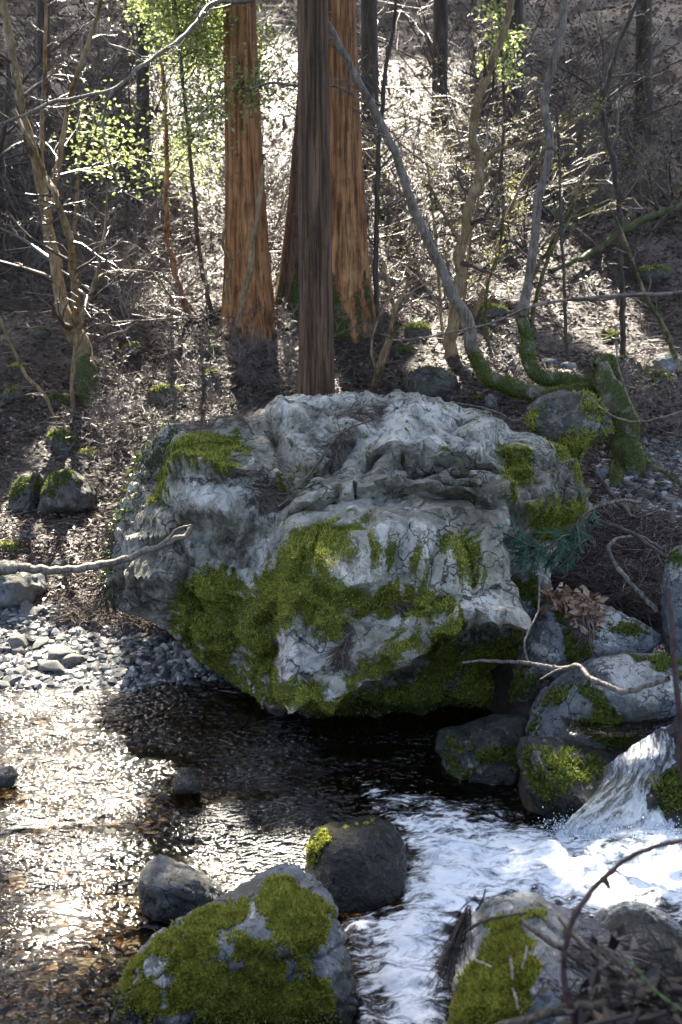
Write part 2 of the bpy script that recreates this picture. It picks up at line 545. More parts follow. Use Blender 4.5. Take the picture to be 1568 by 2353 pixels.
# ------------------------------------------------------------------ terrain
KY = np.array([-8, 0, 1.2, 2.0, 2.6, 3.2, 4.0, 6.4, 6.95, 7.5, 8, 9.5, 11.5, 14, 17, 22, 30, 45, 60, 90])
KL = np.array([1.6, 1.5, 1.3, 0.75, 0.2, -0.16, -0.15, -0.12, 0.0, 0.10, 0.2, 0.45, 1.1, 1.66, 2.75, 4.6, 7.9, 14, 20, 27])
KR = np.array([1.6, 1.5, 1.3, 1.0, 0.55, 0.05, -0.3, -0.4, 0.45, 0.58, 0.68, 0.92, 1.15, 1.55, 2.6, 4.6, 7.9, 14, 20, 27])


def H(x, y):
    x = np.asarray(x, float); y = np.asarray(y, float)
    w = sstep(-0.6, 1.4, x)
    z = np.interp(y, KY, KL) * (1 - w) + np.interp(y, KY, KR) * w
    # raised shelf of the upper pool on the right
    pool = sstep(0.75, 1.05, x) * sstep(5.05, 5.3, y) * sstep(7.0, 6.6, y)
    z = z * (1 - pool) + 0.28 * pool
    # deep channel in front of the boulder
    deep = np.exp(-((x - 0.25) / 0.9) ** 2 - ((y - 5.7) / 0.8) ** 2)
    z = z - 0.45 * deep * sstep(0.3, -0.1, z)
    z = z + 1.1 * np.exp(-((x + 7.5) / 3.5) ** 2 - ((y - 19) / 7) ** 2)
    p = np.stack([x.ravel(), y.ravel(), np.zeros(x.size)], 1)
    nz = (fbm(p * 0.35, 3, 3) * 0.55 + fbm(p * 1.6, 3, 5) * 0.16).reshape(x.shape)
    nf = fbm(p * 6.0, 3, 9).reshape(x.shape) * 0.05
    far = sstep(8.0, 13.0, y)
    return z + nz * (0.12 + 0.88 * far) * sstep(6.9, 8.5, y) + nf * sstep(3.0, 8.0, y)


HGX = np.arange(-16, 16.01, 0.08); HGY = np.concatenate([np.arange(2.0, 14, 0.06), np.arange(14, 70, 0.2)])
HG = H(*np.meshgrid(HGX, HGY))


def Hq(x, y):
    """fast ground height from the table"""
    i = np.clip((np.asarray(x) - HGX[0]) / 0.08, 0, len(HGX) - 1.001); j = np.clip(np.interp(y, HGY, np.arange(len(HGY))), 0, len(HGY) - 1.001)
    i0 = i.astype(int); j0 = j.astype(int); a = i - i0; b = j - j0
    return (HG[j0, i0] * (1 - a) + HG[j0, i0 + 1] * a) * (1 - b) + (HG[j0 + 1, i0] * (1 - a) + HG[j0 + 1, i0 + 1] * a) * b


TY = np.concatenate([np.arange(2.6, 16, 0.04), np.arange(16, 66, 0.15)])


def T_hit(u, v):
    """world points where the frame positions (u, v) meet the ground"""
    u = np.atleast_1d(np.asarray(u, float)); v = np.atleast_1d(np.asarray(v, float))
    d = ray(u, v); d = d / d[:, 1:2]
    P = CAM + d[:, None, :] * TY[:, None]
    below = P[..., 2] <= Hq(P[..., 0], P[..., 1])
    k = np.where(below.any(1), below.argmax(1), len(TY) - 1)
    res = P[np.arange(len(u)), k]
    res[:, 2] = Hq(res[:, 0], res[:, 1])
    return res


ys = np.concatenate([np.linspace(-8, 2.4, 24), np.linspace(2.6, 9.4, 130), 9.5 * (90 / 9.5) ** np.linspace(0, 1, 190)])
ss = np.linspace(-1, 1, 280)
ss = np.sign(ss) * np.abs(ss) ** 1.35
YY, SS = np.meshgrid(ys, ss, indexing='ij')
XX = SS * (5.5 + 0.75 * np.maximum(YY, 0))
ZZ = H(XX, YY)
V = np.stack([XX, YY, ZZ], -1).reshape(-1, 3)
idx = np.arange(V.shape[0]).reshape(YY.shape)
F = np.stack([idx[:-1, :-1], idx[:-1, 1:], idx[1:, 1:], idx[1:, :-1]], -1).reshape(-1, 4)
gu, gv = proj(V)
bedm = sstep(0.05, -0.05, V[:, 2]) * (V[:, 1] > 2.5)
GRAVEL = [(-300, 1400), (230, 1395), (430, 1480), (590, 1580), (480, 1580), (330, 1610), (-300, 1660)]
gravm = soft(gu, gv, GRAVEL, 25) * (V[:, 1] < 10) * (V[:, 1] > 5) * (1 - bedm)
GMOSS = [(1450, 980), (1568, 1010), (1700, 1080), (1600, 1100), (1500, 1060), (1420, 1030)]
gm = soft(gu, gv, GMOSS, 25) * (V[:, 1] > 5) * 0.9
ground = obj('ground', mk_mesh('ground', V, F, True, {'bed': bedm, 'gravel': gravm, 'moss': gm}), M['floor'])
ground['kind'] = 'structure'


# ------------------------------------------------------------------ rocks
def ico(sub):
    import bmesh
    bm = bmesh.new()
    bmesh.ops.create_icosphere(bm, subdivisions=sub, radius=1.0)
    V = np.array([v.co[:] for v in bm.verts]); F = np.array([[v.index for v in f.verts] for f in bm.faces])
    bm.free()
    return V / np.linalg.norm(V, axis=1)[:, None], F


_ico = {}


def icos(s):
    if s not in _ico: _ico[s] = ico(s)
    return _ico[s]


def outline_radius(th, outline, c):
    """distance from centre c to the outline in direction th (frame px, v up)"""
    p = np.asarray(outline, float) - np.asarray(c); p[:, 1] *= -1
    a = np.arctan2(p[:, 1], p[:, 0]); r = np.hypot(p[:, 0], p[:, 1])
    # dense resample of the polygon edges for true straight sides
    q = []
    for i in range(len(p)):
        t = np.linspace(0, 1, 24, endpoint=False)[:, None]
        q.append(p[i] * (1 - t) + p[(i + 1) % len(p)] * t)
    q = np.concatenate(q); a = np.arctan2(q[:, 1], q[:, 0]); r = np.hypot(q[:, 0], q[:, 1])
    o = np.argsort(a); a = a[o]; r = r[o]
    w_ = np.hanning(15); w_ /= w_.sum(); r = np.convolve(np.concatenate([r[-7:], r, r[:7]]), w_, 'valid')
    a = np.concatenate([a - 2 * math.pi, a, a + 2 * math.pi]); r = np.concatenate([r, r, r])
    return np.interp(th, a, r)


def vnormals(V, F):
    n = np.cross(V[F[:, 1]] - V[F[:, 0]], V[F[:, 2]] - V[F[:, 0]])
    N = np.zeros_like(V)
    for k in range(3):
        np.add.at(N, F[:, k], n)
    return N / (np.linalg.norm(N, axis=1)[:, None] + 1e-12)


def add_moss(parent, V, F, w, loc, n, size, mat, seed=0, name='moss'):
    """a pelt of small pointed leaflets on the faces where w is high; w per vertex"""
    r = np.random.default_rng(seed + 100)
    a, b, c = V[F[:, 0]], V[F[:, 1]], V[F[:, 2]]
    cr = np.cross(b - a, c - a); ar = np.linalg.norm(cr, axis=1)
    wf = w[F].mean(1); pr = ar * np.where(wf > 0.25, wf ** 2, 0)
    if pr.sum() <= 0: return None
    fi = r.choice(len(F), n, p=pr / pr.sum())
    u1, u2 = r.random(n), r.random(n); m = u1 + u2 > 1; u1[m] = 1 - u1[m]; u2[m] = 1 - u2[m]
    P = a[fi] + (b - a)[fi] * u1[:, None] + (c - a)[fi] * u2[:, None]
    N = cr[fi] / (ar[fi][:, None] + 1e-12)
    d = r.normal(size=(n, 3)); side = np.cross(N, d); side /= np.linalg.norm(side, axis=1)[:, None] + 1e-9
    tip = N * 0.75 + side * 0.6 + r.normal(size=(n, 3)) * 0.3 + np.array([0, 0, 0.25])
    s = size * (0.5 + r.random(n))[:, None]
    w2 = np.cross(tip, side); w2 = np.cross(N, tip); w2 /= np.linalg.norm(w2, axis=1)[:, None] + 1e-9
    A = P - w2 * s * 0.32; B = P + w2 * s * 0.32; C = P + tip * s
    VV = np.stack([A, B, C], 1).reshape(-1, 3) - loc
    FF = np.arange(3 * n).reshape(-1, 3)
    o = obj(name, mk_mesh(name, VV, FF, False), mat, parent)
    o['kind'] = 'stuff'
    return o


def unit3(a):
    return a / (np.linalg.norm(a, axis=1)[:, None] + 1e-12)


def rock(name, label, outline, Y, depth, cat='rock', group=None, sub=5, mat='grey_rock', seed=0, rough=0.10, facets=10, box=0.75,
         moss=(), mossup=0.0, stain_shade=(), white=(), wetz=None, n_moss=0, moss_size=0.012, moss_mat='moss_green', disp=None, cen=None, moss_gain=1.0, fine=0.02, wetall=0.0, sparse=0.0, blocky=1.0, lean=0.0, drop=0.0):
    D, F = icos(sub)
    o = np.asarray(outline, float)
    c = np.array(cen) if cen is not None else np.array([(o[:, 0].min() + o[:, 0].max()) / 2, (o[:, 1].min() + o[:, 1].max()) / 2])
    P0 = at(c[0], c[1], Y)
    dep = (P0 - CAM) @ FWD; s = dep / FPX
    th = np.arctan2(D[:, 1], D[:, 0]); rho = np.hypot(D[:, 0], D[:, 1])
    R = outline_radius(th, o, c)
    rs = rho ** box
    du = rs * R * np.cos(th); dv = rs * R * np.sin(th)
    cc = np.sign(D[:, 2]) * np.abs(D[:, 2]) ** 0.8
    tf, tb = depth if isinstance(depth, (tuple, list)) else (depth, depth)
    dz = np.where(cc > 0, cc * tf, cc * tb)
    V = P0 + (du * s)[:, None] * RIGHT + (dv * s)[:, None] * UP - dz[:, None] * FWD
    V[:, 1] += lean * np.maximum(dv, 0) * s
    size = 0.5 * s * (np.ptp(o[:, 0]) + np.ptp(o[:, 1])) / 2
    r = np.random.default_rng(seed + 1)
    dirn = (V - P0); L = np.linalg.norm(dirn, axis=1); dirn = dirn / (L[:, None] + 1e-9)
    # planar cuts give broken faces
    for k in range(facets):
        n = r.normal(size=3); n /= np.linalg.norm(n)
        pr = (V - P0) @ n
        d = np.quantile(pr, 0.80 + 0.16 * r.random())
        V = V - np.maximum(pr - d, 0)[:, None] * n * 0.75
    Pn = V / size
    V = V + dirn * (size * rough * (fbm(Pn * 1.1, 3, seed) * 0.9 + fbm(Pn * 3.2, 4, seed + 3, 0.55, True) * 0.35))[:, None]
    u, v = proj(V)
    px = 0.5 * (np.ptp(o[:, 0]) + np.ptp(o[:, 1])) / 2
    if disp is None:
        a_ = r.uniform(-0.6, 0.6); wu_ = u + 0.12 * px * pn(V / size * 2.2, seed + 1); wv_ = v + 0.12 * px * pn(V / size * 2.2, seed + 2)
        q_ = np.stack([wu_ * math.cos(a_) + wv_ * math.sin(a_), (wv_ * math.cos(a_) - wu_ * math.sin(a_)) * 1.5], 1) / px
        V = V + dirn * (size * blocky * (0.07 * blocks(q_ * 1.5, seed % 50) + 0.028 * blocks(q_ * 4.1, seed % 50 + 3)))[:, None]
    if disp is not None:
        N0 = vnormals(V, F); N0 = unit3(N0 * np.array([0.75, 1, 0.85]) - 0.25 * FWD)
        fw = disp(u, v, D[:, 2], V) * sstep(-0.05, 0.55, -(vnormals(V, F) @ FWD))
        V = V + N0 * fw[:, None]
    # keep the outline true after the cuts and dents
    for _ in range(6):
        u, v = proj(V); q_ = np.stack([u - c[0], c[1] - v], 1); tq = np.arctan2(q_[:, 1], q_[:, 0]); rq = np.hypot(q_[:, 0], q_[:, 1])
        nb_ = 72; bi = ((tq + math.pi) / (2 * math.pi) * nb_).astype(int) % nb_
        mx_ = np.zeros(nb_); np.maximum.at(mx_, bi, rq)
        ct = (np.arange(nb_) + 0.5) / nb_ * 2 * math.pi - math.pi
        k_ = outline_radius(ct, o, c) / np.maximum(mx_, 1)
        k_ = (np.roll(k_, 1) + 4 * k_ + np.roll(k_, -1)) / 6
        kk = np.interp(tq, np.concatenate([ct - 2 * math.pi, ct, ct + 2 * math.pi]), np.tile(k_, 3))
        kk = 1 + (kk - 1) * np.minimum(1, rq / (0.6 * outline_radius(tq, o, c)))
        dd = (V - CAM) @ FWD / FPX
        V = V + ((kk - 1) * q_[:, 0] * dd)[:, None] * RIGHT + ((kk - 1) * q_[:, 1] * dd)[:, None] * UP
    V[:, 2] -= drop
    N = vnormals(V, F)
    V = V + N * (fine * size * (fbm(V / size * 9, 4, seed + 5, 0.6) + 0.6 * np.maximum(0, fbm(V / size * 5, 3, seed + 8, 0.6, True))))[:, None]
    N = vnormals(V, F)
    u, v = proj(V); fr = sstep(-0.15, 0.15, D[:, 2])
    nz = fbm(V / size * 5, 5, seed + 12, 0.62); nz2 = fbm(V * 16 + 3, 4, seed + 14, 0.65)
    mo = np.zeros(len(V))
    for pg in moss:
        mo = np.maximum(mo, soft(u, v, pg, 38) * fr)
    mo = np.maximum(mo, mossup * sstep(0.25, 0.8, N[:, 2]))
    mo = np.clip(sstep(0.2, 0.9, mo * moss_gain + (nz * 0.6 + nz2 * 1.0 + 0.55 * fbm(V * 42, 3, seed + 16, 0.7)) * (mo > 0.02)), 0, 1)
    mo = np.maximum(mo, fr * sparse * sstep(0.22, 0.42, nz2 * 0.8 + nz * 0.5))
    stn = np.zeros(len(V)); gap = np.zeros(len(V))
    if disp is not None: gap = disp(u, v, D[:, 2], V, True)  # darkens the joints like crevice shade, painted into the colour
    for pg in stain_shade: stn = np.maximum(stn, soft(u, v, pg, 30) * fr)
    wh = np.zeros(len(V))
    for pg in white: wh = np.maximum(wh, soft(u, v, pg, 12) * fr)
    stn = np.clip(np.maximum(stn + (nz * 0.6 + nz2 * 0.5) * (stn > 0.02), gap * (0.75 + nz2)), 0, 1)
    wet = np.full(len(V), wetall)
    if wetz is not None:
        wet = np.maximum(wet, sstep(wetz + 0.10, wetz + 0.0, V[:, 2] + nz * 0.08))
    loc = np.array([P0[0], P0[1], max(V[:, 2].min(), H(P0[0], P0[1]) if True else 0)])
    ob = obj(name, mk_mesh(name, V - loc, F, disp is None, {'moss': mo, 'stain_shade': stn, 'white': wh, 'wet': wet}), M[mat], loc=loc)
    tag(ob, label, cat, group)
    if n_moss:
        add_moss(ob, V, F, mo * (1 - wet * 0.7), loc, n_moss, moss_size, M[moss_mat], seed)
    return ob, V, F, mo


# --- the big boulder
HERO = [(236, 1400), (243, 1310), (262, 1215), (300, 1100), (340, 1020), (380, 968), (470, 958), (560, 950), (604, 938), (625, 915), (650, 906), (720, 902), (800, 900), (930, 896), (1010, 912),
        (1090, 933), (1140, 950), (1200, 985), (1260, 1000), (1310, 1040), (1345, 1090), (1368, 1150), (1355, 1200), (1300, 1250), (1275, 1320), (1245, 1390), (1225, 1440), (1200, 1530),
        (1185, 1640), (1120, 1700), (950, 1730), (800, 1720), (690, 1690), (610, 1650), (560, 1590), (500, 1550), (430, 1500), (390, 1470), (330, 1430)]


def ledge(u, v, line, h, decay, w=6.0, ends=40.0):
    """a lip: rock above the line stands proud by h, fading upward over decay"""
    p = np.asarray(line, float)
    vl = np.interp(u, p[:, 0], p[:, 1])
    jag = pn(np.stack([u / 38, v / 90, u * 0], 1), 4) * 14 + pn(np.stack([u / 11, v / 40, u * 0], 1), 6) * 5
    d = vl + jag - v
    e = sstep(p[0, 0] - ends * 0.2, p[0, 0] + ends, u) * sstep(p[-1, 0] + ends * 0.2, p[-1, 0] - ends, u)
    return 1.45 * h * e * sstep(-w, w, d) * np.exp(-np.maximum(d, 0) / decay)


def hero_disp(u, v, c, V, joints=False):
    fr = sstep(-0.02, 0.5, c)
    f = np.zeros(len(u))
    f += ledge(u, v, [(820, 1060), (870, 1040), (1000, 1042), (1110, 1075), (1180, 1100)], 0.13, 90)
    f += ledge(u, v, [(640, 1190), (720, 1165), (900, 1130), (1060, 1165), (1200, 1195), (1290, 1180)], 0.15, 80)
    f += ledge(u, v, [(380, 1078), (430, 1076), (500, 1092), (590, 1062)], 0.13, 70)
    f += ledge(u, v, [(380, 1180), (420, 1195), (500, 1205), (540, 1180)], 0.10, 60)
    f += ledge(u, v, [(1100, 1010), (1180, 1030), (1260, 1060)], 0.08, 50)
    f += ledge(u, v, [(760, 1345), (860, 1355), (930, 1345), (1000, 1350)], 0.06, 35)
    f += ledge(u, v, [(640, 1550), (760, 1560), (900, 1510), (1000, 1430), (1100, 1405), (1170, 1410)], 0.42, 260, 12)
    f += ledge(u, v, [(840, 1270), (900, 1285), (980, 1300), (1050, 1335)], 0.06, 40)
    f += ledge(u, v, [(250, 1260), (330, 1240), (400, 1255)], 0.07, 60)
    # lower mass steps forward of the upper slab
    low = [(600, 1260), (680, 1210), (860, 1190), (1000, 1195), (1110, 1225), (1140, 1330), (1150, 1420), (1000, 1480), (880, 1560), (640, 1640), (580, 1560), (560, 1420)]
    f += 0.15 * soft(u, v, low, 45)
    f += 0.10 * soft(u, v, [(860, 1200), (985, 1195), (1010, 1230), (960, 1310), (900, 1280), (850, 1265)], 10)
    f += 0.08 * soft(u, v, [(950, 1290), (1045, 1290), (1050, 1335), (960, 1345)], 10)
    f += 0.08 * soft(u, v, [(720, 1290), (890, 1295), (915, 1335), (780, 1352), (740, 1330)], 10)
    f += 0.09 * soft(u, v, [(960, 1350), (1045, 1350), (1150, 1370), (1150, 1402), (1050, 1405), (960, 1400)], 10)
    # hollows
    for (cu, cv, ru, rv, h) in ((540, 1290, 70, 90, 0.22), (1000, 1560, 160, 60, 0.25), (450, 1215, 50, 22, 0.12), (1010, 1090, 110, 26, 0.12), (1120, 1180, 110, 22, 0.10), (700, 1150, 60, 24, 0.1), (400, 1400, 60, 60, 0.12)):
        f -= h * np.exp(-((u - cu) / ru) ** 2 - ((v - cv) / rv) ** 2)
    for line, h, w in (([(815, 985), (780, 1040), (740, 1090), (640, 1145), (600, 1165)], 0.11, 12), ([(600, 935), (610, 990), (660, 1060), (700, 1100)], 0.10, 12),
                       ([(560, 1230), (600, 1210), (640, 1200)], 0.06, 9), ([(390, 1240), (420, 1290), (400, 1350), (430, 1430)], 0.10, 12), ([(1090, 950), (1060, 990), (1110, 1040), (1140, 1130)], 0.09, 9),
                       ([(1050, 1290), (1045, 1350), (1060, 1400)], 0.06, 8), ([(800, 1420), (790, 1500)], 0.05, 10), ([(560, 1450), (620, 1380), (690, 1290)], -0.07, 16), ([(590, 1500), (660, 1420), (720, 1320)], -0.06, 14)):
        d = polydist(u, v, line, False)
        f -= h * np.exp(-(d / w) ** 2)
    # layered, blocky relief
    q = np.stack([u / 105 + v / 300, v / 70 - u / 380, u * 0 + 3], 1)
    blk = pn(q, 2) + 0.5 * pn(q * 2.1, 3)
    f += 0.075 * (np.floor(blk * 3.2) / 3.2 * 0.6 + blk * 0.4)
    rub = soft(u, v, [(1080, 1030), (1300, 1050), (1365, 1150), (1290, 1230), (1180, 1190), (900, 1130), (860, 1060)], 40)
    q = np.stack([u / 42, v / 30, u * 0], 1)
    b2 = pn(q, 5) + 0.6 * pn(q * 2.2, 6)
    f += 0.09 * rub * np.floor(b2 * 2.6 + 0.5) / 2.6
    q = np.stack([u / 26, v / 14, u * 0 + 1], 1)
    f += 0.018 * fbm(q, 3, 8, 0.6, True)
    q = np.stack([u / 60 + v / 160, v / 26 - u / 240, u * 0 + 5], 1)
    f += 0.028 * fbm(q, 4, 18, 0.6, True)
    wu_ = u + 22 * pn(np.stack([u / 60, v / 60, u * 0], 1), 31); wv_ = v + 16 * pn(np.stack([u / 60, v / 60, u * 0], 1), 32)
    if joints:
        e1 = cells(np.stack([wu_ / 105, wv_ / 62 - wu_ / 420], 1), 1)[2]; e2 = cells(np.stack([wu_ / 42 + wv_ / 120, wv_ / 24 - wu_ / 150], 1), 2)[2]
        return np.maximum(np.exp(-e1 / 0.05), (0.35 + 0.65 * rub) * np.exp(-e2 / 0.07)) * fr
    big = blocks(np.stack([wu_ / 105, wv_ / 62 - wu_ / 420], 1), 1, 0.8, 0.5)
    med = blocks(np.stack([wu_ / 42 + wv_ / 120, wv_ / 24 - wu_ / 150], 1), 2, 0.9, 0.45)
    sml = blocks(np.stack([wu_ / 17, wv_ / 11], 1), 3, 0.9, 0.4)
    f += 0.060 * big + 0.030 * med * (0.6 + 0.9 * rub) + 0.012 * sml * (0.6 + rub)
    # leaf-thin dark slab edge on the left flank falls back
    f -= 0.08 * soft(u, v, [(236, 1400), (262, 1215), (340, 1020), (380, 960), (400, 1000), (370, 1080), (320, 1190), (280, 1240), (260, 1400)], 14)
    return f


HM = [[(690, 1215), (850, 1205), (842, 1262), (900, 1288), (960, 1330), (880, 1296), (790, 1284), (715, 1296), (760, 1345), (860, 1350), (930, 1352), (860, 1388), (800, 1420), (790, 1470), (745, 1480), (700, 1425), (655, 1435), (625, 1520), (600, 1600), (565, 1560), (555, 1450), (565, 1370), (615, 1290)],
      [(400, 1440), (500, 1490), (590, 1590), (620, 1650), (560, 1600), (480, 1540)], [(600, 1480), (660, 1560), (760, 1580), (740, 1640), (620, 1620)], [(1000, 1440), (1060, 1420), (1060, 1560), (960, 1600)],
      [(420, 1340), (480, 1295), (560, 1330), (575, 1400), (560, 1500), (500, 1525), (420, 1470), (400, 1400)],
      [(1010, 1225), (1100, 1235), (1112, 1300), (1122, 1345), (1055, 1345), (1045, 1280)],
      [(385, 1020), (470, 990), (550, 990), (565, 1030), (520, 1085), (440, 1065), (390, 1050)],
      [(720, 1610), (900, 1570), (1050, 1590), (1065, 1500), (1200, 1440), (1200, 1560), (1180, 1720), (720, 1720)],
      [(785, 1545), (880, 1500), (930, 1440), (965, 1455), (900, 1545), (800, 1590)],
      [(1230, 1150), (1345, 1150), (1345, 1205), (1250, 1255), (1205, 1205)],
      [(1155, 1030), (1222, 1030), (1232, 1105), (1165, 1135)],
      [(345, 1150), (385, 1035), (405, 1045), (365, 1165)],
      [(620, 1110), (650, 1090), (650, 1140), (625, 1140)], [(930, 1280), (1000, 1290), (1020, 1350), (960, 1330)], [(1260, 1000), (1330, 1060), (1365, 1140), (1340, 1120), (1290, 1040)],
      [(840, 1350), (960, 1340), (1050, 1380), (960, 1420), (850, 1400)]]
HS = [[(870, 1040), (1000, 1055), (1090, 1060), (1110, 1135), (1000, 1115), (890, 1090)], [(900, 1125), (1190, 1130), (1190, 1195), (1060, 1195), (900, 1155)], [(410, 1170), (495, 1155), (505, 1205), (420, 1220)],  # stains, with shade under ledges and in hollows painted as dark patches
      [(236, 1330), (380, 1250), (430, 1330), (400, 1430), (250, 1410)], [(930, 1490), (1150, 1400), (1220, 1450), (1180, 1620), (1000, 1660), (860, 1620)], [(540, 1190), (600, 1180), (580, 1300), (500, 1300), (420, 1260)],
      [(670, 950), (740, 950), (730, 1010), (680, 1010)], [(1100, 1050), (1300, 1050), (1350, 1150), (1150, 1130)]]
HW = [[(860, 1205), (980, 1190), (1010, 1230), (960, 1300), (920, 1280), (850, 1260)], [(720, 1290), (880, 1295), (910, 1330), (780, 1350)], [(950, 1295), (1040, 1290), (1050, 1335), (960, 1345)],
      [(650, 1420), (690, 1480), (745, 1495), (770, 1540), (660, 1550), (640, 1480)], [(800, 1392), (960, 1362), (950, 1420), (830, 1445)], [(1045, 1365), (1145, 1365), (1152, 1402), (1050, 1405)],
      [(640, 915), (880, 900), (1100, 950), (1240, 1010), (1000, 1045), (860, 1035), (820, 1100), (640, 1010)], [(510, 1320), (620, 1230), (600, 1330), (560, 1370)], [(420, 1110), (600, 1080), (620, 1130), (520, 1170), (420, 1150)]]
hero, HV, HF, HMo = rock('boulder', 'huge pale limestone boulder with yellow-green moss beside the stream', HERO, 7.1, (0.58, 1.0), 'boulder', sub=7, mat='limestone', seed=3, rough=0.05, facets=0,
                         box=0.62, moss=HM, stain_shade=HS, white=HW, wetz=0.02, n_moss=95000, moss_size=0.011, moss_mat='moss', disp=hero_disp, cen=(800, 1290), fine=0.010, lean=0.55, moss_gain=1.02, sparse=0.75)

# --- the other rocks
rock('mossy_boulder', 'rounded mossy grey boulder wedged under the bent tree root', [(1203, 975), (1215, 932), (1240, 910), (1290, 896), (1318, 900), (1350, 898), (1386, 925), (1406, 960), (1412, 1000), (1380, 1015), (1345, 1035), (1330, 1075), (1270, 1090), (1240, 1040)], 8.5, (0.36, 0.4), 'boulder', mat='slope_rock', sub=6, seed=21, facets=9,
     moss=[(1325, 898), (1385, 920), (1380, 960), (1330, 940)] and [[(1325, 895), (1390, 925), (1380, 965), (1335, 940)], [(1200, 980), (1215, 930), (1245, 912), (1240, 960), (1225, 1000)], [(1290, 1000), (1400, 990), (1340, 1040), (1290, 1090), (1250, 1050)]],
     white=[[(1255, 940), (1290, 935), (1290, 975), (1260, 970)], [(1340, 965), (1385, 950), (1385, 985), (1345, 1000)]], stain_shade=[[(1210, 1000), (1400, 1000), (1330, 1060), (1240, 1050)]], n_moss=5000, moss_size=0.016, moss_mat='moss')
rock('boulder', 'grey boulder capped with a nest of dead brown leaves', [(1165, 1620), (1180, 1545), (1205, 1470), (1225, 1412), (1240, 1387), (1290, 1370), (1340, 1383), (1400, 1393), (1480, 1430), (1522, 1457), (1515, 1490), (1440, 1520), (1380, 1530), (1340, 1560), (1280, 1600), (1230, 1630)], 6.25, (0.3, 0.4), 'boulder', mat='grey_rock', sub=6, seed=33, facets=12,
     moss=[[(1283, 1420), (1310, 1420), (1320, 1460), (1370, 1450), (1350, 1510), (1320, 1530), (1290, 1490)], [(1350, 1415), (1370, 1470), (1355, 1480)], [(1410, 1425), (1480, 1435), (1500, 1460), (1430, 1450)], [(1165, 1620), (1180, 1540), (1215, 1530), (1230, 1600)]],
     white=[[(1240, 1385), (1290, 1370), (1320, 1390), (1260, 1400)], [(1400, 1400), (1480, 1430), (1420, 1440), (1380, 1480), (1340, 1440)], [(1215, 1470), (1280, 1490), (1270, 1520), (1220, 1500)]], stain_shade=[[(1165, 1620), (1190, 1540), (1340, 1530), (1380, 1600)]], n_moss=3500, moss_size=0.014)
rock('rock', 'small pale rock with a moss saddle beside the green cedar sprig', [(1150, 1342), (1180, 1322), (1240, 1302), (1262, 1322), (1274, 1362), (1240, 1400), (1225, 1450), (1170, 1430), (1155, 1390)], 6.5, (0.16, 0.25), mat='grey_rock', seed=41, facets=12,
     moss=[[(1170, 1335), (1220, 1330), (1240, 1360), (1235, 1395), (1200, 1370)]], white=[[(1155, 1370), (1210, 1370), (1220, 1400), (1165, 1400)], [(1220, 1310), (1265, 1320), (1270, 1360)]], n_moss=1500, moss_size=0.012)
rock('boulder', 'large blue-grey boulder with dark moss stripe beside the cascade', [(1190, 1760), (1210, 1650), (1240, 1585), (1300, 1545), (1360, 1512), (1440, 1500), (1530, 1502), (1610, 1540), (1640, 1610), (1568, 1660), (1490, 1705), (1420, 1750), (1380, 1800), (1300, 1810), (1230, 1800)], 5.7, (0.32, 0.4), 'boulder', mat='grey_rock', sub=6, seed=52, facets=7,
     moss=[[(1215, 1620), (1250, 1585), (1290, 1575), (1300, 1600), (1240, 1620)], [(1320, 1570), (1370, 1590), (1420, 1640), (1450, 1690), (1440, 1715), (1350, 1690), (1310, 1665), (1370, 1650)], [(1440, 1502), (1530, 1505), (1568, 1540), (1540, 1540), (1480, 1515)], [(1190, 1740), (1215, 1640), (1235, 1640), (1215, 1700)]],
     white=[[(1360, 1515), (1440, 1500), (1568, 1560), (1568, 1620), (1450, 1600), (1400, 1560)]], wetz=0.1, n_moss=6000, moss_size=0.015)
rock('mossy_rock', 'dark wedge of wet rock with deep green moss at the cascade foot', [(1183, 1730), (1198, 1688), (1250, 1690), (1330, 1705), (1400, 1725), (1425, 1745), (1390, 1795), (1340, 1860), (1300, 1910), (1250, 1880), (1205, 1810)], 5.2, (0.2, 0.3), mat='wet_rock', sub=6, seed=61, facets=12,
     moss=[[(1185, 1730), (1200, 1695), (1215, 1720), (1260, 1800), (1290, 1860), (1260, 1870), (1210, 1800)], [(1250, 1720), (1310, 1725), (1310, 1800), (1290, 1820), (1270, 1780)], [(1310, 1740), (1390, 1740), (1370, 1790), (1320, 1800)]], n_moss=4500, moss_size=0.015, wetall=0.0, wetz=0.1)
rock('wet_rock', 'low wet rock with mossy corners in the dark pool', [(998, 1720), (1010, 1672), (1060, 1667), (1130, 1642), (1225, 1640), (1220, 1690), (1200, 1730), (1205, 1800), (1150, 1820), (1080, 1815), (1020, 1790)], 5.75, (0.25, 0.35), mat='wet_rock', seed=71, facets=10,
     moss=[[(1000, 1690), (1015, 1670), (1050, 1690), (1050, 1720), (1010, 1720)], [(1015, 1760), (1040, 1740), (1060, 1780), (1030, 1790)], [(1090, 1720), (1200, 1720), (1190, 1760), (1100, 1750)]], n_moss=1800, moss_size=0.014)
rock('wet_rock', 'black wet rock with bright moss on its side splitting the rapids', [(698, 2020), (704, 1945), (720, 1902), (760, 1890), (800, 1885), (850, 1870), (900, 1890), (930, 1932), (936, 2000), (925, 2060), (860, 2095), (775, 2100), (715, 2075)], 4.65, (0.2, 0.28), mat='wet_rock', sub=6, seed=81, facets=10,
     moss=[[(698, 1990), (705, 1940), (722, 1903), (750, 1905), (760, 1940), (735, 1990), (710, 2010)], [(800, 1888), (850, 1872), (860, 1885), (810, 1900)]], white=[], n_moss=1800, moss_size=0.011, moss_mat='moss', wetall=0.95, blocky=0.5, fine=0.006)
rock('rock', 'angular blue-grey rock standing in the glittering shallows', [(318, 2050), (322, 2005), (340, 1980), (370, 1962), (400, 1975), (460, 2000), (510, 2035), (525, 2075), (480, 2120), (400, 2130), (330, 2110)], 4.55, (0.16, 0.22), mat='grey_rock', sub=5, seed=92, facets=16, wetz=0.01, rough=0.12, wetall=0.5)
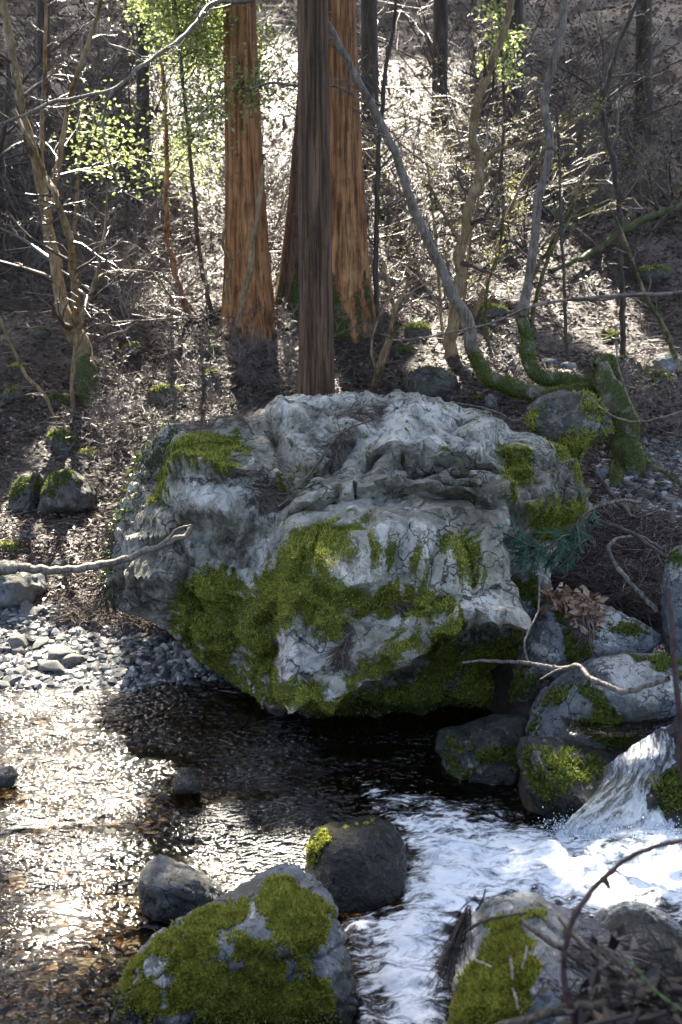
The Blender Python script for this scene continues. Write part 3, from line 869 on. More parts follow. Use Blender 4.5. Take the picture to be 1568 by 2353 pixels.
rock('rock', 'small dark pointed rock in the middle of the shallows', [(392, 1800), (415, 1762), (436, 1766), (464, 1795), (458, 1825), (405, 1825)], 5.45, (0.08, 0.1), mat='wet_rock', sub=4, seed=95, facets=10, wetall=0.7)
rock('rock', 'brown wet rock at the far left edge of the stream', [(-40, 1810), (-10, 1775), (25, 1756), (44, 1778), (30, 1810)], 5.5, (0.1, 0.15), mat='wet_rock', sub=4, seed=97)
rock('mossy_boulder', 'low foreground boulder furred with green and yellow moss', [(225, 2440), (256, 2310), (280, 2232), (320, 2180), (370, 2132), (430, 2100), (490, 2070), (550, 2032), (600, 1997), (640, 1980), (685, 1988), (740, 2030), (772, 2072), (792, 2150), (812, 2230), (832, 2330), (830, 2470), (500, 2500)], 3.95, (0.3, 0.35), 'boulder', mat='grey_rock', sub=7, seed=103, facets=2, rough=0.06,
     moss=[[(250, 2360), (270, 2260), (320, 2190), (430, 2105), (550, 2035), (640, 1985), (650, 2010), (600, 2040), (480, 2100), (420, 2150), (380, 2200), (340, 2190), (300, 2260), (280, 2360)], [(400, 2160), (520, 2080), (580, 2060), (560, 2110), (500, 2140), (480, 2200), (430, 2250), (395, 2230)], [(540, 2140), (640, 2180), (660, 2260), (640, 2340), (500, 2400), (430, 2360), (470, 2280), (560, 2230)], [(600, 1995), (690, 1985), (765, 2065), (740, 2160), (690, 2200), (640, 2150), (590, 2080)], [(620, 2250), (760, 2250), (800, 2400), (620, 2450)], [(280, 2300), (330, 2240), (380, 2290), (340, 2370)], [(380, 2260), (480, 2200), (540, 2250), (450, 2330), (390, 2330)]],
     white=[[(320, 2240), (400, 2190), (390, 2260), (340, 2280)], [(440, 2260), (520, 2250), (500, 2290), (440, 2300)], [(540, 2090), (600, 2060), (590, 2110)], [(650, 2240), (740, 2280), (700, 2380), (640, 2330)]], n_moss=70000, moss_size=0.009, moss_mat='moss', wetz=0.0, moss_gain=1.25, sparse=1.0)
rock('mossy_boulder', 'near boulder half moss half bare under fallen brush', [(1022, 2560), (1034, 2320), (1048, 2200), (1070, 2110), (1110, 2072), (1170, 2052), (1230, 2046), (1282, 2076), (1340, 2102), (1400, 2142), (1452, 2202), (1492, 2262), (1520, 2360), (1500, 2560), (1250, 2620)], 3.3, (0.3, 0.4), 'boulder', mat='grey_rock', sub=7, seed=115, facets=6, rough=0.05,
     moss=[[(1030, 2400), (1048, 2200), (1072, 2112), (1170, 2055), (1232, 2048), (1290, 2085), (1250, 2090), (1200, 2100), (1215, 2180), (1230, 2240), (1200, 2340), (1130, 2400)], [(1230, 2090), (1330, 2110), (1400, 2150), (1460, 2220), (1400, 2170), (1310, 2130)]],
     n_moss=45000, moss_size=0.010, moss_mat='moss', moss_gain=1.3, sparse=0.4)
rock('wet_rock', 'dark rock glazed by a thin sheet of running water', [(1335, 2150), (1380, 2085), (1430, 2066), (1480, 2070), (1540, 2102), (1620, 2180), (1640, 2300), (1500, 2380), (1400, 2300)], 3.95, (0.25, 0.3), mat='wet_rock', sub=6, seed=125, facets=0, wetall=1.0, blocky=0.15, fine=0.004, rough=0.04)
rock('boulder', 'tall pale boulder cut by the right edge above the needle drift', [(1518, 1360), (1530, 1275), (1560, 1252), (1620, 1256), (1700, 1330), (1700, 1540), (1600, 1590), (1545, 1570), (1524, 1460)], 6.35, (0.22, 0.3), 'boulder', mat='grey_rock', sub=5, seed=131, moss=[[(1525, 1280), (1568, 1255), (1568, 1275), (1540, 1300)]], white=[[(1525, 1280), (1600, 1255), (1600, 1350), (1530, 1330)]], n_moss=400)
rock('boulder', 'big smooth grey rock at the back of the gravel bar', [(-90, 1360), (-60, 1310), (0, 1286), (50, 1290), (96, 1312), (112, 1345), (108, 1385), (60, 1400), (-60, 1410)], 8.0, (0.25, 0.3), 'rock', mat='grey_rock', sub=5, seed=141, facets=8)
rock('mossy_rock', 'brown rock with a mossy crown below the slope, larger of two', [(86, 1180), (95, 1130), (120, 1087), (160, 1076), (200, 1100), (224, 1132), (218, 1175), (160, 1192)], 9.5, (0.25, 0.3), mat='slope_rock', sub=5, seed=151, moss=[[(95, 1140), (120, 1085), (165, 1075), (170, 1100), (120, 1130)]], white=[[(95, 1150), (130, 1130), (140, 1160)]], n_moss=1200)
rock('mossy_rock', 'dark mossy rock leaning behind the brown mossy-crowned rock', [(16, 1185), (25, 1120), (50, 1090), (90, 1086), (106, 1112), (98, 1150), (90, 1190)], 9.7, (0.25, 0.3), mat='slope_rock', sub=5, seed=152, moss=[[(20, 1150), (30, 1110), (90, 1088), (90, 1120)]], n_moss=800)
rock('stone', 'rounded grey stone tucked under the left foot of the huge boulder', [(500, 1520), (515, 1485), (540, 1472), (560, 1498), (562, 1545), (532, 1560), (505, 1545)], 6.95, (0.1, 0.12), 'stone', mat='slope_rock', sub=4, seed=161, facets=2, moss=[[(500, 1510), (515, 1480), (530, 1480), (515, 1520)]])
rock('rock', 'rusty golden stone lying just under the shallow water', [(180, 1885), (200, 1840), (250, 1825), (320, 1835), (335, 1870), (320, 1915), (260, 1925), (200, 1915)], 5.12, (0.14, 0.16), mat='slope_rock', sub=4, seed=163, stain_shade=[[(150, 1800), (350, 1800), (350, 1950), (150, 1950)]], facets=4, drop=0.17)

# rocks on the slope: (u, v, half width, half height, label)
SL = [(380, 905, 52, 34, 'large mossy rock below the sunlit twig tangle', 0.8), (482, 806, 34, 24, 'mossy rock left of the cedars with a lit green rim', 0.9), (492, 868, 28, 26, 'dark upright rock between the twig tangle and cedar', 0.7),
      (484, 758, 26, 14, 'flat mossy stone at the foot of the left cedar', 0.9), (28, 905, 30, 20, 'pale mossy rock at the left edge of the slope', 0.5), (132, 922, 28, 24, 'dim mossy rock left of the leaning tree foot', 0.8), (45, 842, 20, 12, 'small mossy rock high at the left edge', 0.8),
      (960, 757, 34, 24, 'sunlit mossy stump-like rock right of the cedars', 0.9), (1128, 708, 40, 20, 'flat mossy rock under the grey leaning trunk', 0.9), (990, 868, 75, 44, 'broad grey rock behind the top of the huge boulder', 0.4), (1482, 842, 26, 22, 'dark wet stone by the little side brook', 0.1),
      (1540, 828, 42, 32, 'pale rock at the right edge above the side brook', 0.3), (1510, 866, 38, 24, 'bright mossy rock below the side brook', 1.0), (140, 1012, 44, 34, 'squat mossy rock below the leaning tree foot', 0.9), (212, 556, 14, 12, 'little mossy stone high on the dark slope', 0.9),
      (356, 528, 12, 10, 'little round stone far up the dark slope', 0.5), (1500, 622, 44, 24, 'dim mossy mound on the right slope', 0.9), (1268, 832, 22, 14, 'sunlit cream stone behind the mossy root', 0.0), (1306, 838, 20, 12, 'flat cream stone beside the mossy root', 0.0), (1100, 918, 16, 10, 'small moss-capped stone on the ridge of the huge boulder', 0.8),
      (1128, 922, 15, 20, 'pale upright stone behind the huge boulder', 0.0), (60, 1225, 24, 14, 'flat grey stone in the shaded hollow, the left one', 0.0), (104, 1240, 22, 12, 'flat grey stone in the shaded hollow, the right one', 0.0), (150, 1292, 34, 16, 'sunlit pale stone at the back of the gravel bar', 0.0), (20, 1258, 40, 18, 'sunlit mossy stone at the left edge of the gravel bar', 0.6),
      (1390, 1085, 24, 22, 'pale knobbed stone under the mossy root', 0.0), (1430, 1175, 44, 34, 'dark purple-grey rock above the needle drift', 0.0), (1480, 1135, 24, 18, 'brown rounded rock in the scree', 0.0), (1545, 1150, 26, 16, 'flat greenish stone at the right edge of the scree', 0.0), (930, 805, 24, 18, 'small dark rock behind the multi-stemmed shrub', 0.5),
      (130, 515, 22, 18, 'grey rock behind the leaning tree trunks', 0.3), (640, 735, 26, 16, 'mossy hump between the two cedars', 0.9), (200, 1040, 30, 16, 'low dark stone in the needle litter', 0.4), (90, 760, 26, 14, 'half-buried dark stone on the left slope', 0.6), (300, 800, 26, 14, 'half-buried mossy stone right of the leaning tree', 0.8), (1400, 770, 26, 18, 'mossy tussock beside the thin dark trunk', 1.0)]
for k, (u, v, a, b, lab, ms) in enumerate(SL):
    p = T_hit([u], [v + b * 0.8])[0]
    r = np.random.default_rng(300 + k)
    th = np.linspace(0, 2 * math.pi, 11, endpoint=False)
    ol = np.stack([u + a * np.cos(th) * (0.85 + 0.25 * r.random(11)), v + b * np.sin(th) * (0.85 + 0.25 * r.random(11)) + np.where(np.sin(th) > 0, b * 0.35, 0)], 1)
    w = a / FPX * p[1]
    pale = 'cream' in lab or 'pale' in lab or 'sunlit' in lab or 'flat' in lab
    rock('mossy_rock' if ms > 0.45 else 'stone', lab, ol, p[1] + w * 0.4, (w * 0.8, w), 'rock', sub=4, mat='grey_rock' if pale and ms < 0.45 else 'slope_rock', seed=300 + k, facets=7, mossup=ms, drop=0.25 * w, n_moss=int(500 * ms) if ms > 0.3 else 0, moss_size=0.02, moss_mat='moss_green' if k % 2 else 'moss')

# stones of the gravel bar and the scree: copies of ten shapes
PB = []
for k in range(10):
    D, F = icos(3); r = np.random.default_rng(500 + k)
    V = D * np.array([1, 0.75 + 0.25 * r.random(), 0.5 + 0.3 * r.random()])
    for q in range(15):
        n = r.normal(size=3); n /= np.linalg.norm(n); pr = V @ n; d = np.quantile(pr, 0.75 + 0.18 * r.random())
        V = V - np.maximum(pr - d, 0)[:, None] * n * 0.85
    V = V * (1 + 0.10 * fbm(V * 1.5, 3, k))[:, None]
    me = mk_mesh('stone', V, F, True, {'white': np.full(len(V), 0.2 * (k % 3))}); me.materials.append(M['pebble'])
    PB.append(me)


def scatter_stones(poly, n, s0, s1, label, group, seed, big=0.12):
    r = np.random.default_rng(seed)
    p = np.asarray(poly, float); c = 0; tries = 0; placed = []
    while c < n and tries < n * 60:
        tries += 1
        u = r.uniform(p[:, 0].min(), p[:, 0].max()); v = r.uniform(p[:, 1].min(), p[:, 1].max())
        if not inpoly(np.array([u]), np.array([v]), poly)[0]: continue
        P = T_hit([u], [v])[0]
        s = s0 + (s1 - s0) * r.random() ** 3.0
        if any((P[0] - q[0]) ** 2 + (P[1] - q[1]) ** 2 < (0.75 * (s + q[2])) ** 2 for q in placed): continue
        placed.append((P[0], P[1], s))
        o = obj('stone', PB[r.integers(10)], None, loc=(P[0], P[1], P[2] + s * 0.22))
        o.scale = (s, s * r.uniform(0.7, 1.1), s * r.uniform(0.6, 1.0))
        o.rotation_euler = (r.normal() * 0.35, r.normal() * 0.35, r.uniform(0, 6.28))
        tag(o, label, 'stone', group)
        c += 1


scatter_stones([(-20, 1395), (60, 1400), (230, 1420), (330, 1480), (420, 1560), (330, 1585), (200, 1600), (-20, 1625)], 170, 0.022, 0.115, 'grey broken stone lying on the gravel bar beside the stream', 'loose stones on the gravel bar', 1)
scatter_stones([(1380, 1060), (1480, 1020), (1600, 1050), (1600, 1230), (1500, 1200), (1400, 1150)], 80, 0.025, 0.09, 'blue-grey broken stone lying in the scree below the mossy root', 'scree stones on the right bank', 2)
for q, (u, v, s, lab) in enumerate([(130, 1548, 0.085, 'smooth oval grey stone at the water edge of the gravel bar'), (140, 1510, 0.11, 'wide flat grey stone in the middle of the gravel bar'), (40, 1490, 0.11, 'dark cuboid stone at the left of the gravel bar'), (285, 1510, 0.055, 'rusty red stone on the gravel bar'), (70, 1420, 0.10, 'pale split stone at the back of the gravel bar'), (20, 1590, 0.06, 'dark stone at the left water edge')]):
    P = T_hit([u], [v])[0]
    o = obj('stone', PB[q], None, loc=(P[0], P[1], P[2] + s * 0.3)); o.scale = (s * 1.25, s, s * 0.9); o.rotation_euler = (0.1, 0.15 * q, q * 1.3)
    tag(o, lab, 'stone')


def pebbles(name, poly, n, s0, s1, mat, seed, xr, yr, lift=0.2, zoff=None):
    r = np.random.default_rng(seed)
    D, F = icos(1)
    x = r.uniform(*xr, n * 6); y = r.uniform(*yr, n * 6); z = H(x, y)
    u, v = proj(np.stack([x, y, z], 1)); k = inpoly(u, v, poly) & ((z < -0.045) | (name != 'riverbed_pebbles'))
    x, y, z = x[k][:n], y[k][:n], z[k][:n]; n = len(x)
    s = s0 + (s1 - s0) * r.random(n) ** 2.5
    Vs = D[None] * (1 + 0.35 * r.normal(size=(n, len(D), 1)).clip(-1, 1)) * s[:, None, None] * np.stack([np.ones(n), r.uniform(.6, 1, n), r.uniform(.35, .8, n)], 1)[:, None, :]
    a = r.uniform(0, 6.28, n); ca, sa = np.cos(a), np.sin(a)
    X = Vs[..., 0] * ca[:, None] - Vs[..., 1] * sa[:, None]; Y = Vs[..., 0] * sa[:, None] + Vs[..., 1] * ca[:, None]
    V = np.stack([X + x[:, None], Y + y[:, None], Vs[..., 2] + (z + s * lift)[:, None]], -1).reshape(-1, 3)
    FF = (F[None] + (np.arange(n) * len(D))[:, None, None]).reshape(-1, 3)
    o = obj(name, mk_mesh(name, V, FF, False), mat); o['kind'] = 'stuff'
    return o


pebbles('gravel', GRAVEL, 7000, 0.010, 0.045, M['gravel'], 5, (-3.2, -0.4), (6.3, 8.4))
pebbles('scree_gravel', [(1360, 1060), (1480, 1000), (1650, 1020), (1650, 1260), (1500, 1220), (1380, 1160)], 2500, 0.010, 0.05, M['gravel'], 6, (1.2, 3.4), (7, 11))
pebbles('riverbed_pebbles', [(-300, 1560), (600, 1560), (900, 1800), (900, 2500), (-300, 2500)], 7500, 0.010, 0.055, M['bed_pebble'], 8, (-3, 0.8), (3.0, 7.0), lift=0.1)

# ------------------------------------------------------------------ water
F1 = [(880, 1850), (960, 1862), (1080, 1880), (1180, 1890), (1290, 1912), (1400, 1930), (1568, 1890), (1800, 1880), (1800, 2300), (1480, 2090), (1340, 2110), (1230, 2100), (1120, 2100), (1050, 2150), (1030, 2220), (1020, 2340), (960, 2380), (885, 2340), (850, 2200), (862, 2110), (925, 2060), (940, 1980), (925, 1910)]
F2 = [(790, 1770), (900, 1800), (1000, 1825), (1200, 1860), (1300, 1900), (950, 2000), (900, 1890), (850, 1860)]
F3 = [(775, 2090), (860, 2075), (1000, 2200), (1010, 2420), (830, 2420)]
nx, ny = 640, 420
xs = np.linspace(-4.4, 6.4, nx); yw = np.linspace(2.75, 7.3, ny)
XX, YY = np.meshgrid(xs, yw)
P = np.stack([XX.ravel(), YY.ravel(), np.zeros(nx * ny)], 1)
wu, wv = proj(P)
foam = np.maximum(np.maximum(soft(wu, wv, F1, 75), 0.55 * soft(wu, wv, F2, 40)), 0.6 * soft(wu, wv, F3, 35))
calm = np.exp(-((wu - 950) / 260) ** 2 - ((wv - 1680) / 50) ** 2)
z = 0.022 * fbm(P * np.array([2.6, 5.5, 1]) + 0.6 * fbm(P * 1.4, 2, 22)[:, None], 3, 2) * (1 - 0.75 * calm) + 0.004 * fbm(P * np.array([17.0, 30.0, 1]), 2, 4) * (1 - 0.8 * calm)
turb = fbm(P * np.array([3.6, 6.0, 1]) + 0.5 * fbm(P * 2.5, 2, 21)[:, None], 4, 13, 0.55)
z = z + foam * (0.03 + 0.085 * turb + 0.008 * fbm(P * 16, 2, 15, 0.5))
z = z - 0.11 * sstep(5.9, 4.5, P[:, 1]) * np.exp(-((P[:, 0] + 0.4) / 0.55) ** 4) * (1 - foam)
z = z - 0.12 * sstep(4.3, 3.2, P[:, 1]) * sstep(-0.2, 0.3, P[:, 0])
z = z + 0.05 * np.exp(-((wu - 1480) / 160) ** 2 - ((wv - 1960) / 70) ** 2)
P[:, 2] = z
rip = 1.3 * np.exp(-((wu - 620) / 150) ** 2 - ((wv - 1850) / 210) ** 2) + 0.5 * np.exp(-((wu - 60) / 230) ** 2 - ((wv - 1900) / 260) ** 2) + 0.4 * np.exp(-((wu - 200) / 200) ** 2 - ((wv - 1620) / 40) ** 2)
chop = np.clip(0.62 + 1.5 * fbm(P * np.array([1.5, 3.4, 0]) + 0.5 * fbm(P * 2, 2, 62)[:, None], 3, 61) + 0.5 * np.exp(-((wu - 620) / 150) ** 2 - ((wv - 1880) / 200) ** 2), 0.12, 1.25)
rip = np.clip(rip * (0.8 + 1.2 * fbm(P * np.array([3, 5, 0]), 3, 51)), 0, 1.25)
idx = np.arange(nx * ny).reshape(ny, nx)
Fw = np.stack([idx[:-1, :-1], idx[:-1, 1:], idx[1:, 1:], idx[1:, :-1]], -1).reshape(-1, 4)

T = NT('stream_water'); co = T.geo_co()
wave = T.noise(T.scaled(co, (1, 1.6, 1)), 15, 1.5, 0.5, 0.5)
wave2 = T.noise(T.scaled(co, (1, 1.5, 1)), 36, 0.5, 0.5, 0.3)
hh = T.math('ADD', wave, T.math('MULTIPLY', wave2, 0.35))
nb = T.bump(hh, 1.0, 0.058); T.l(T.attr('chop'), nb.node.inputs['Strength'])
fr = T.n('ShaderNodeFresnel'); fr.inputs['IOR'].default_value = 1.33; T.l(nb, fr.inputs['Normal'])
tr = T.n('ShaderNodeBsdfTransparent'); tr.inputs[0].default_value = (0.50, 0.45, 0.36, 1)
gl = T.n('ShaderNodeBsdfGlossy'); gl.inputs['Roughness'].default_value = 0.2; gl.inputs[0].default_value = (1, 1, 1, 1); T.l(nb, gl.inputs['Normal']); T.l(T.math('ADD', 0.135, T.math('MULTIPLY', T.attr('ripple'), 0.26)), gl.inputs['Roughness'])
mx = T.n('ShaderNodeMixShader'); T.l(T.math('ADD', fr.outputs[0], 0.01), mx.inputs[0]); T.l(tr.outputs[0], mx.inputs[1]); T.l(gl.outputs[0], mx.inputs[2])
fo = T.n('ShaderNodeBsdfPrincipled'); fo.inputs['Base Color'].default_value = (0.86, 0.90, 0.94, 1); fo.inputs['Roughness'].default_value = 0.55
fo.inputs['Subsurface Weight'].default_value = 0.0
fn = T.noise(T.scaled(co, (0.7, 1.7, 1)), 9, 6, 0.66, 1.4); fn2 = T.noise(co, 60, 4, 0.7)
T.l(T.bump(T.math('ADD', fn, T.math('MULTIPLY', fn2, 0.15)), 0.4, 0.05), fo.inputs['Normal'])
fl = T.noise(T.scaled(co, (1, 2.2, 1)), 4.5, 6, 0.7, 1.6)
fsum = T.math('ADD', T.math('MULTIPLY', T.math('SUBTRACT', fl, 0.5), 2.0), T.math('ADD', T.math('MULTIPLY', T.math('SUBTRACT', fn, 0.5), 1.5), T.math('MULTIPLY', T.math('SUBTRACT', fn2, 0.5), 0.35)))
fm = T.mapr(T.math('ADD', T.math('MULTIPLY', T.attr('foam'), 1.05), fsum), 0.46, 1.04, 0, 0.97)
fm = T.math('MULTIPLY', fm, T.mapr(T.attr('foam'), 0.02, 0.35))
T.l(T.mix(T.mapr(T.math('ADD', fn, T.math('MULTIPLY', fsum, 0.3)), 0.35, 0.62), (0.55, 0.61, 0.66), (0.92, 0.94, 0.94)), fo.inputs['Base Color'])
m2 = T.n('ShaderNodeMixShader'); T.l(fm, m2.inputs[0]); T.l(mx.outputs[0], m2.inputs[1]); T.l(fo.outputs[0], m2.inputs[2]); T.l(m2.outputs[0], T.out.inputs[0])
M['water'] = T.m
water = obj('water', mk_mesh('water', P, Fw, True, {'foam': foam, 'ripple': rip, 'chop': chop}), M['water']); water['kind'] = 'structure'

# upper pool behind the cascade and the falling sheet
def grid_surface(rows, n1, n2):
    """rows of world points (top to bottom) -> smooth grid"""
    R = np.array([smooth_path(r, n2) for r in rows])
    return np.stack([smooth_path(R[:, j], n1) for j in range(n2)], 1)


px = np.linspace(1.15, 6.0, 60); py = np.linspace(5.25, 6.5, 40)
XX, YY = np.meshgrid(px, py); Pp = np.stack([XX.ravel(), YY.ravel(), np.full(XX.size, 0.42)], 1)
Pp[:, 2] += 0.006 * fbm(Pp * 9, 3, 6)
idx = np.arange(XX.size).reshape(XX.shape)
pool = obj('pool_water', mk_mesh('pool_water', Pp, np.stack([idx[:-1, :-1], idx[:-1, 1:], idx[1:, 1:], idx[1:, :-1]], -1).reshape(-1, 4), True, {'foam': np.zeros(len(Pp)), 'ripple': np.zeros(len(Pp)), 'chop': np.full(len(Pp), 0.6)}), M['water']); pool['kind'] = 'structure'

rock('mossy_rock', 'dark dripping rock behind the cascade water', [(1330, 1990), (1370, 1850), (1420, 1760), (1480, 1690), (1568, 1640), (1700, 1620), (1800, 1750), (1800, 2000), (1560, 2040)], 5.2, (0.20, 0.3), mat='wet_rock', sub=6, seed=171, facets=5, box=0.6,
     moss=[[(1480, 1780), (1568, 1760), (1700, 1760), (1700, 1900), (1520, 1880)]], n_moss=2500, moss_size=0.014, wetall=0.4)
rows = []
for (l, zz) in (([(1385, 1758), (1440, 1712), (1510, 1668), (1600, 1630), (1720, 1600)], 0.44), ([(1385, 1785), (1440, 1752), (1510, 1716), (1610, 1690), (1740, 1670)], 0.385), ([(1350, 1830), (1420, 1800), (1500, 1775), (1620, 1765), (1760, 1760)], 0.26), ([(1305, 1872), (1400, 1858), (1490, 1850), (1630, 1850), (1780, 1850)], 0.13), ([(1262, 1925), (1380, 1935), (1490, 1935), (1640, 1945), (1800, 1950)], -0.01)):
    l = np.array(l, float)
    rows.append(np.array([at_z(u, v, zz) for u, v in l]))
G = grid_surface(rows, 90, 130)
Gf = G.reshape(-1, 3)
Gf[:, 1] -= 0.03 + 0.035 * fbm(np.stack([Gf[:, 0] * 9, Gf[:, 1] * 3, Gf[:, 2] * 2.5], 1), 3, 31) + 0.012 * fbm(np.stack([Gf[:, 0] * 34, Gf[:, 1] * 8, Gf[:, 2] * 8], 1), 3, 33)
n1, n2 = 90, 130
Gf[:, 1] -= 0.13 * np.tile(np.linspace(0, 1, n2), n1) ** 0.7 * np.sin(np.pi * np.clip(np.repeat(np.linspace(0, 1, n1), n2) * 0.9 + 0.08, 0, 1))
tt = np.repeat(np.linspace(0, 1, n1), n2); sv = np.tile(np.linspace(0, 1, n2), n1)
T = NT('falling_water')
at_t = T.attr('fall'); at_s = T.attr('across')
cmb = T.n('ShaderNodeCombineXYZ'); T.l(T.math('ADD', T.math('MULTIPLY', at_s, 15.0), T.math('MULTIPLY', at_t, 3.0)), cmb.inputs[0]); T.l(T.math('MULTIPLY', at_t, 4.2), cmb.inputs[1])
s1 = T.noise(cmb.outputs[0], 1.0, 6, 0.72, 0.5)
cmb2 = T.n('ShaderNodeCombineXYZ'); T.l(T.math('MULTIPLY', at_s, 46.0), cmb2.inputs[0]); T.l(T.math('MULTIPLY', at_t, 17.0), cmb2.inputs[1])
s2 = T.noise(cmb2.outputs[0], 1.0, 4, 0.65, 0.6)
den = T.math('ADD', T.math('ADD', T.math('MULTIPLY', s1, 0.7), T.math('MULTIPLY', s2, 0.3)), T.math('MULTIPLY', T.math('POWER', at_t, 2.5), 0.22))
wf = T.mapr(den, 0.43, 0.68, 0, 0.9)
nb = T.bump(T.math('ADD', s1, T.math('MULTIPLY', s2, 0.5)), 0.9, 0.03)
fr = T.n('ShaderNodeFresnel'); fr.inputs['IOR'].default_value = 1.33; T.l(nb, fr.inputs['Normal'])
tr = T.n('ShaderNodeBsdfTransparent'); tr.inputs[0].default_value = (0.80, 0.83, 0.84, 1)
gl = T.n('ShaderNodeBsdfGlossy'); gl.inputs['Roughness'].default_value = 0.12; T.l(nb, gl.inputs['Normal'])
mx = T.n('ShaderNodeMixShader'); T.l(T.math('ADD', fr.outputs[0], 0.04), mx.inputs[0]); T.l(tr.outputs[0], mx.inputs[1]); T.l(gl.outputs[0], mx.inputs[2])
wd = T.n('ShaderNodeBsdfPrincipled'); wd.inputs['Base Color'].default_value = (0.80, 0.85, 0.90, 1); wd.inputs['Roughness'].default_value = 0.4; T.l(nb, wd.inputs['Normal'])
m2 = T.n('ShaderNodeMixShader'); T.l(wf, m2.inputs[0]); T.l(mx.outputs[0], m2.inputs[1]); T.l(wd.outputs[0], m2.inputs[2]); T.l(m2.outputs[0], T.out.inputs[0])
M['fall'] = T.m
idx = np.arange(n1 * n2).reshape(n1, n2)
fall = obj('cascade_water', mk_mesh('cascade_water', Gf, np.stack([idx[:-1, :-1], idx[1:, :-1], idx[1:, 1:], idx[:-1, 1:]], -1).reshape(-1, 4), True, {'fall': tt, 'across': sv}), M['fall'])
fall['kind'] = 'structure'
# spray thrown up where the cascade lands
r = np.random.default_rng(77); n = 4200
t = r.random(n)
fu = np.interp(t, [0, 0.3, 0.6, 1], [1285, 1390, 1500, 1640]) + r.normal(size=n) * 34
fv = np.interp(t, [0, 0.3, 0.6, 1], [1905, 1918, 1930, 1950]) + r.normal(size=n) * 14
hgt = r.exponential(0.022, n)
Pd = at_z(fu, fv, 0.03); Pd[:, 2] += hgt
D, F = icos(1)
sz = 0.0014 + 0.0028 * r.random(n) ** 3
V = (D[None] * sz[:, None, None] * np.array([1, 1, 1.6]) + Pd[:, None]).reshape(-1, 3)
T = NT('spray_drops'); T.principled((0.85, 0.9, 0.95), 0.2, None, 0.5); M['spray'] = T.m
sp = obj('water_spray', mk_mesh('water_spray', V, (F[None] + (np.arange(n) * len(D))[:, None, None]).reshape(-1, 3)), M['spray']); sp['kind'] = 'stuff'

# ------------------------------------------------------------------ trees
def path_tube(px, Y, w, n=40, sides=10, drift=0.0, seed=0, Yend=None):
    """px list of frame points, w widths in frame px -> world path and radii"""
    px = np.asarray(px, float); m = len(px)
    Yb = np.linspace(Y, Y if Yend is None else Yend, m)
    r = np.random.default_rng(seed)
    if drift: Yb = Yb + np.concatenate([[0], np.cumsum(r.normal(size=m - 1) * drift / math.sqrt(m))])
    P = at(px[:, 0], px[:, 1], Yb)
    dep = (P - CAM) @ FWD
    R = np.interp(np.linspace(0, 1, m), np.linspace(0, 1, len(w)), w) * dep / FPX / 2
    Q = smooth_path(np.concatenate([P, R[:, None]], 1), n)
    return Q[:, :3], Q[:, 3]


def bark_tube(P, R, sides, rough=0.06, seed=0, fsc=(6, 6, 1.2)):
    k = len(P)
    wob = np.stack([fbm(np.concatenate([P * 3.0 / max(0.4, 10 * R.max()), ], 1) + 9.7 * q, 2, seed + q) for q in range(3)], 1)
    env = np.minimum(1, np.arange(k) / 3.0)[:, None]
    P = P + wob * R[:, None] * 0.9 * env; R = R * (1 + 0.22 * fbm(P * 6.0 + 2.2, 2, seed + 5))
    V, F = tubes(P[None], R[None], sides)
    C = np.repeat(P, sides, 0); D = V - C; L = np.linalg.norm(D, axis=1)[:, None]
    rr = np.repeat(R, sides)
    nz = fbm(np.concatenate([D[:, :2] / (L + 1e-9) * 1.5 + C[:, :2] * 2, C[:, 2:3] * 4], 1), 3, seed)
    return C + D * (1 + rough * nz)[:, None], F


def unit(a):
    return a / (np.linalg.norm(a, axis=-1, keepdims=True) + 1e-9)


def grow(P, R, per, lr, ang, k=6, taper=0.25, r0=0.5, up=0.0, curl=0.25, t0=0.15, seed=0, rmin=0.0015, flat=0.0):
    """children of the branches P (n,k0,3): per children each; returns paths and radii"""
    r = np.random.default_rng(seed)
    n, k0, _ = P.shape; m = n * per
    pi = np.repeat(np.arange(n), per)
    t = t0 + (0.98 - t0) * r.random(m); f = t * (k0 - 1); i = np.minimum(f.astype(int), k0 - 2); w = (f - i)[:, None]
    B = P[pi, i] * (1 - w) + P[pi, i + 1] * w
    tg = unit(P[pi, i + 1] - P[pi, i])
    plen = np.linalg.norm(np.diff(P, axis=1), axis=2).sum(1)[pi]
    Ln = plen * r.uniform(*lr, m) * (1.15 - 0.75 * t)
    rd = r.normal(size=(m, 3)); rd[:, 2] *= (1 - flat); side = unit(np.cross(tg, np.cross(rd, tg)))
    a = np.radians(r.uniform(*ang, m))[:, None]
    d = unit(tg * np.cos(a) + side * np.sin(a) + np.array([0, 0, up]))
    out = np.empty((m, k, 3)); out[:, 0] = B
    step = (Ln / (k - 1))[:, None]
    for j in range(1, k):
        d = unit(d + r.normal(size=(m, 3)) * curl * np.array([1, 1, 1 - 0.5 * flat]) + np.array([0, 0, up * 0.25]))
        out[:, j] = out[:, j - 1] + d * step
    Rb = (R[pi, i] * (1 - w[:, 0]) + R[pi, i + 1] * w[:, 0]) * r0
    RR = np.maximum(Rb[:, None] * np.linspace(1, taper, k)[None], rmin)
    return out, RR


def twig_mass(P, R, seed, lv=((7, (0.25, 0.55), (35, 75)), (5, (0.3, 0.6), (30, 70)), (3, (0.3, 0.6), (25, 60))), rmin=0.002, up=0.05, flat=0.3, sides=(4, 3, 3), curl=0.22, t0=0.2, r0=0.5):
    mb = MB(); cur = (P, R); tips = None
    for q, (per, lr, ang) in enumerate(lv):
        cur = grow(cur[0], cur[1], per, lr, ang, k=6 if q == 0 else 4, up=up, seed=seed * 7 + q, rmin=rmin, flat=flat, curl=curl, t0=t0 if q == 0 else 0.25, r0=r0)
        mb.add(*tubes(cur[0], cur[1], sides[min(q, len(sides) - 1)])); tips = cur[0]
    return mb, tips


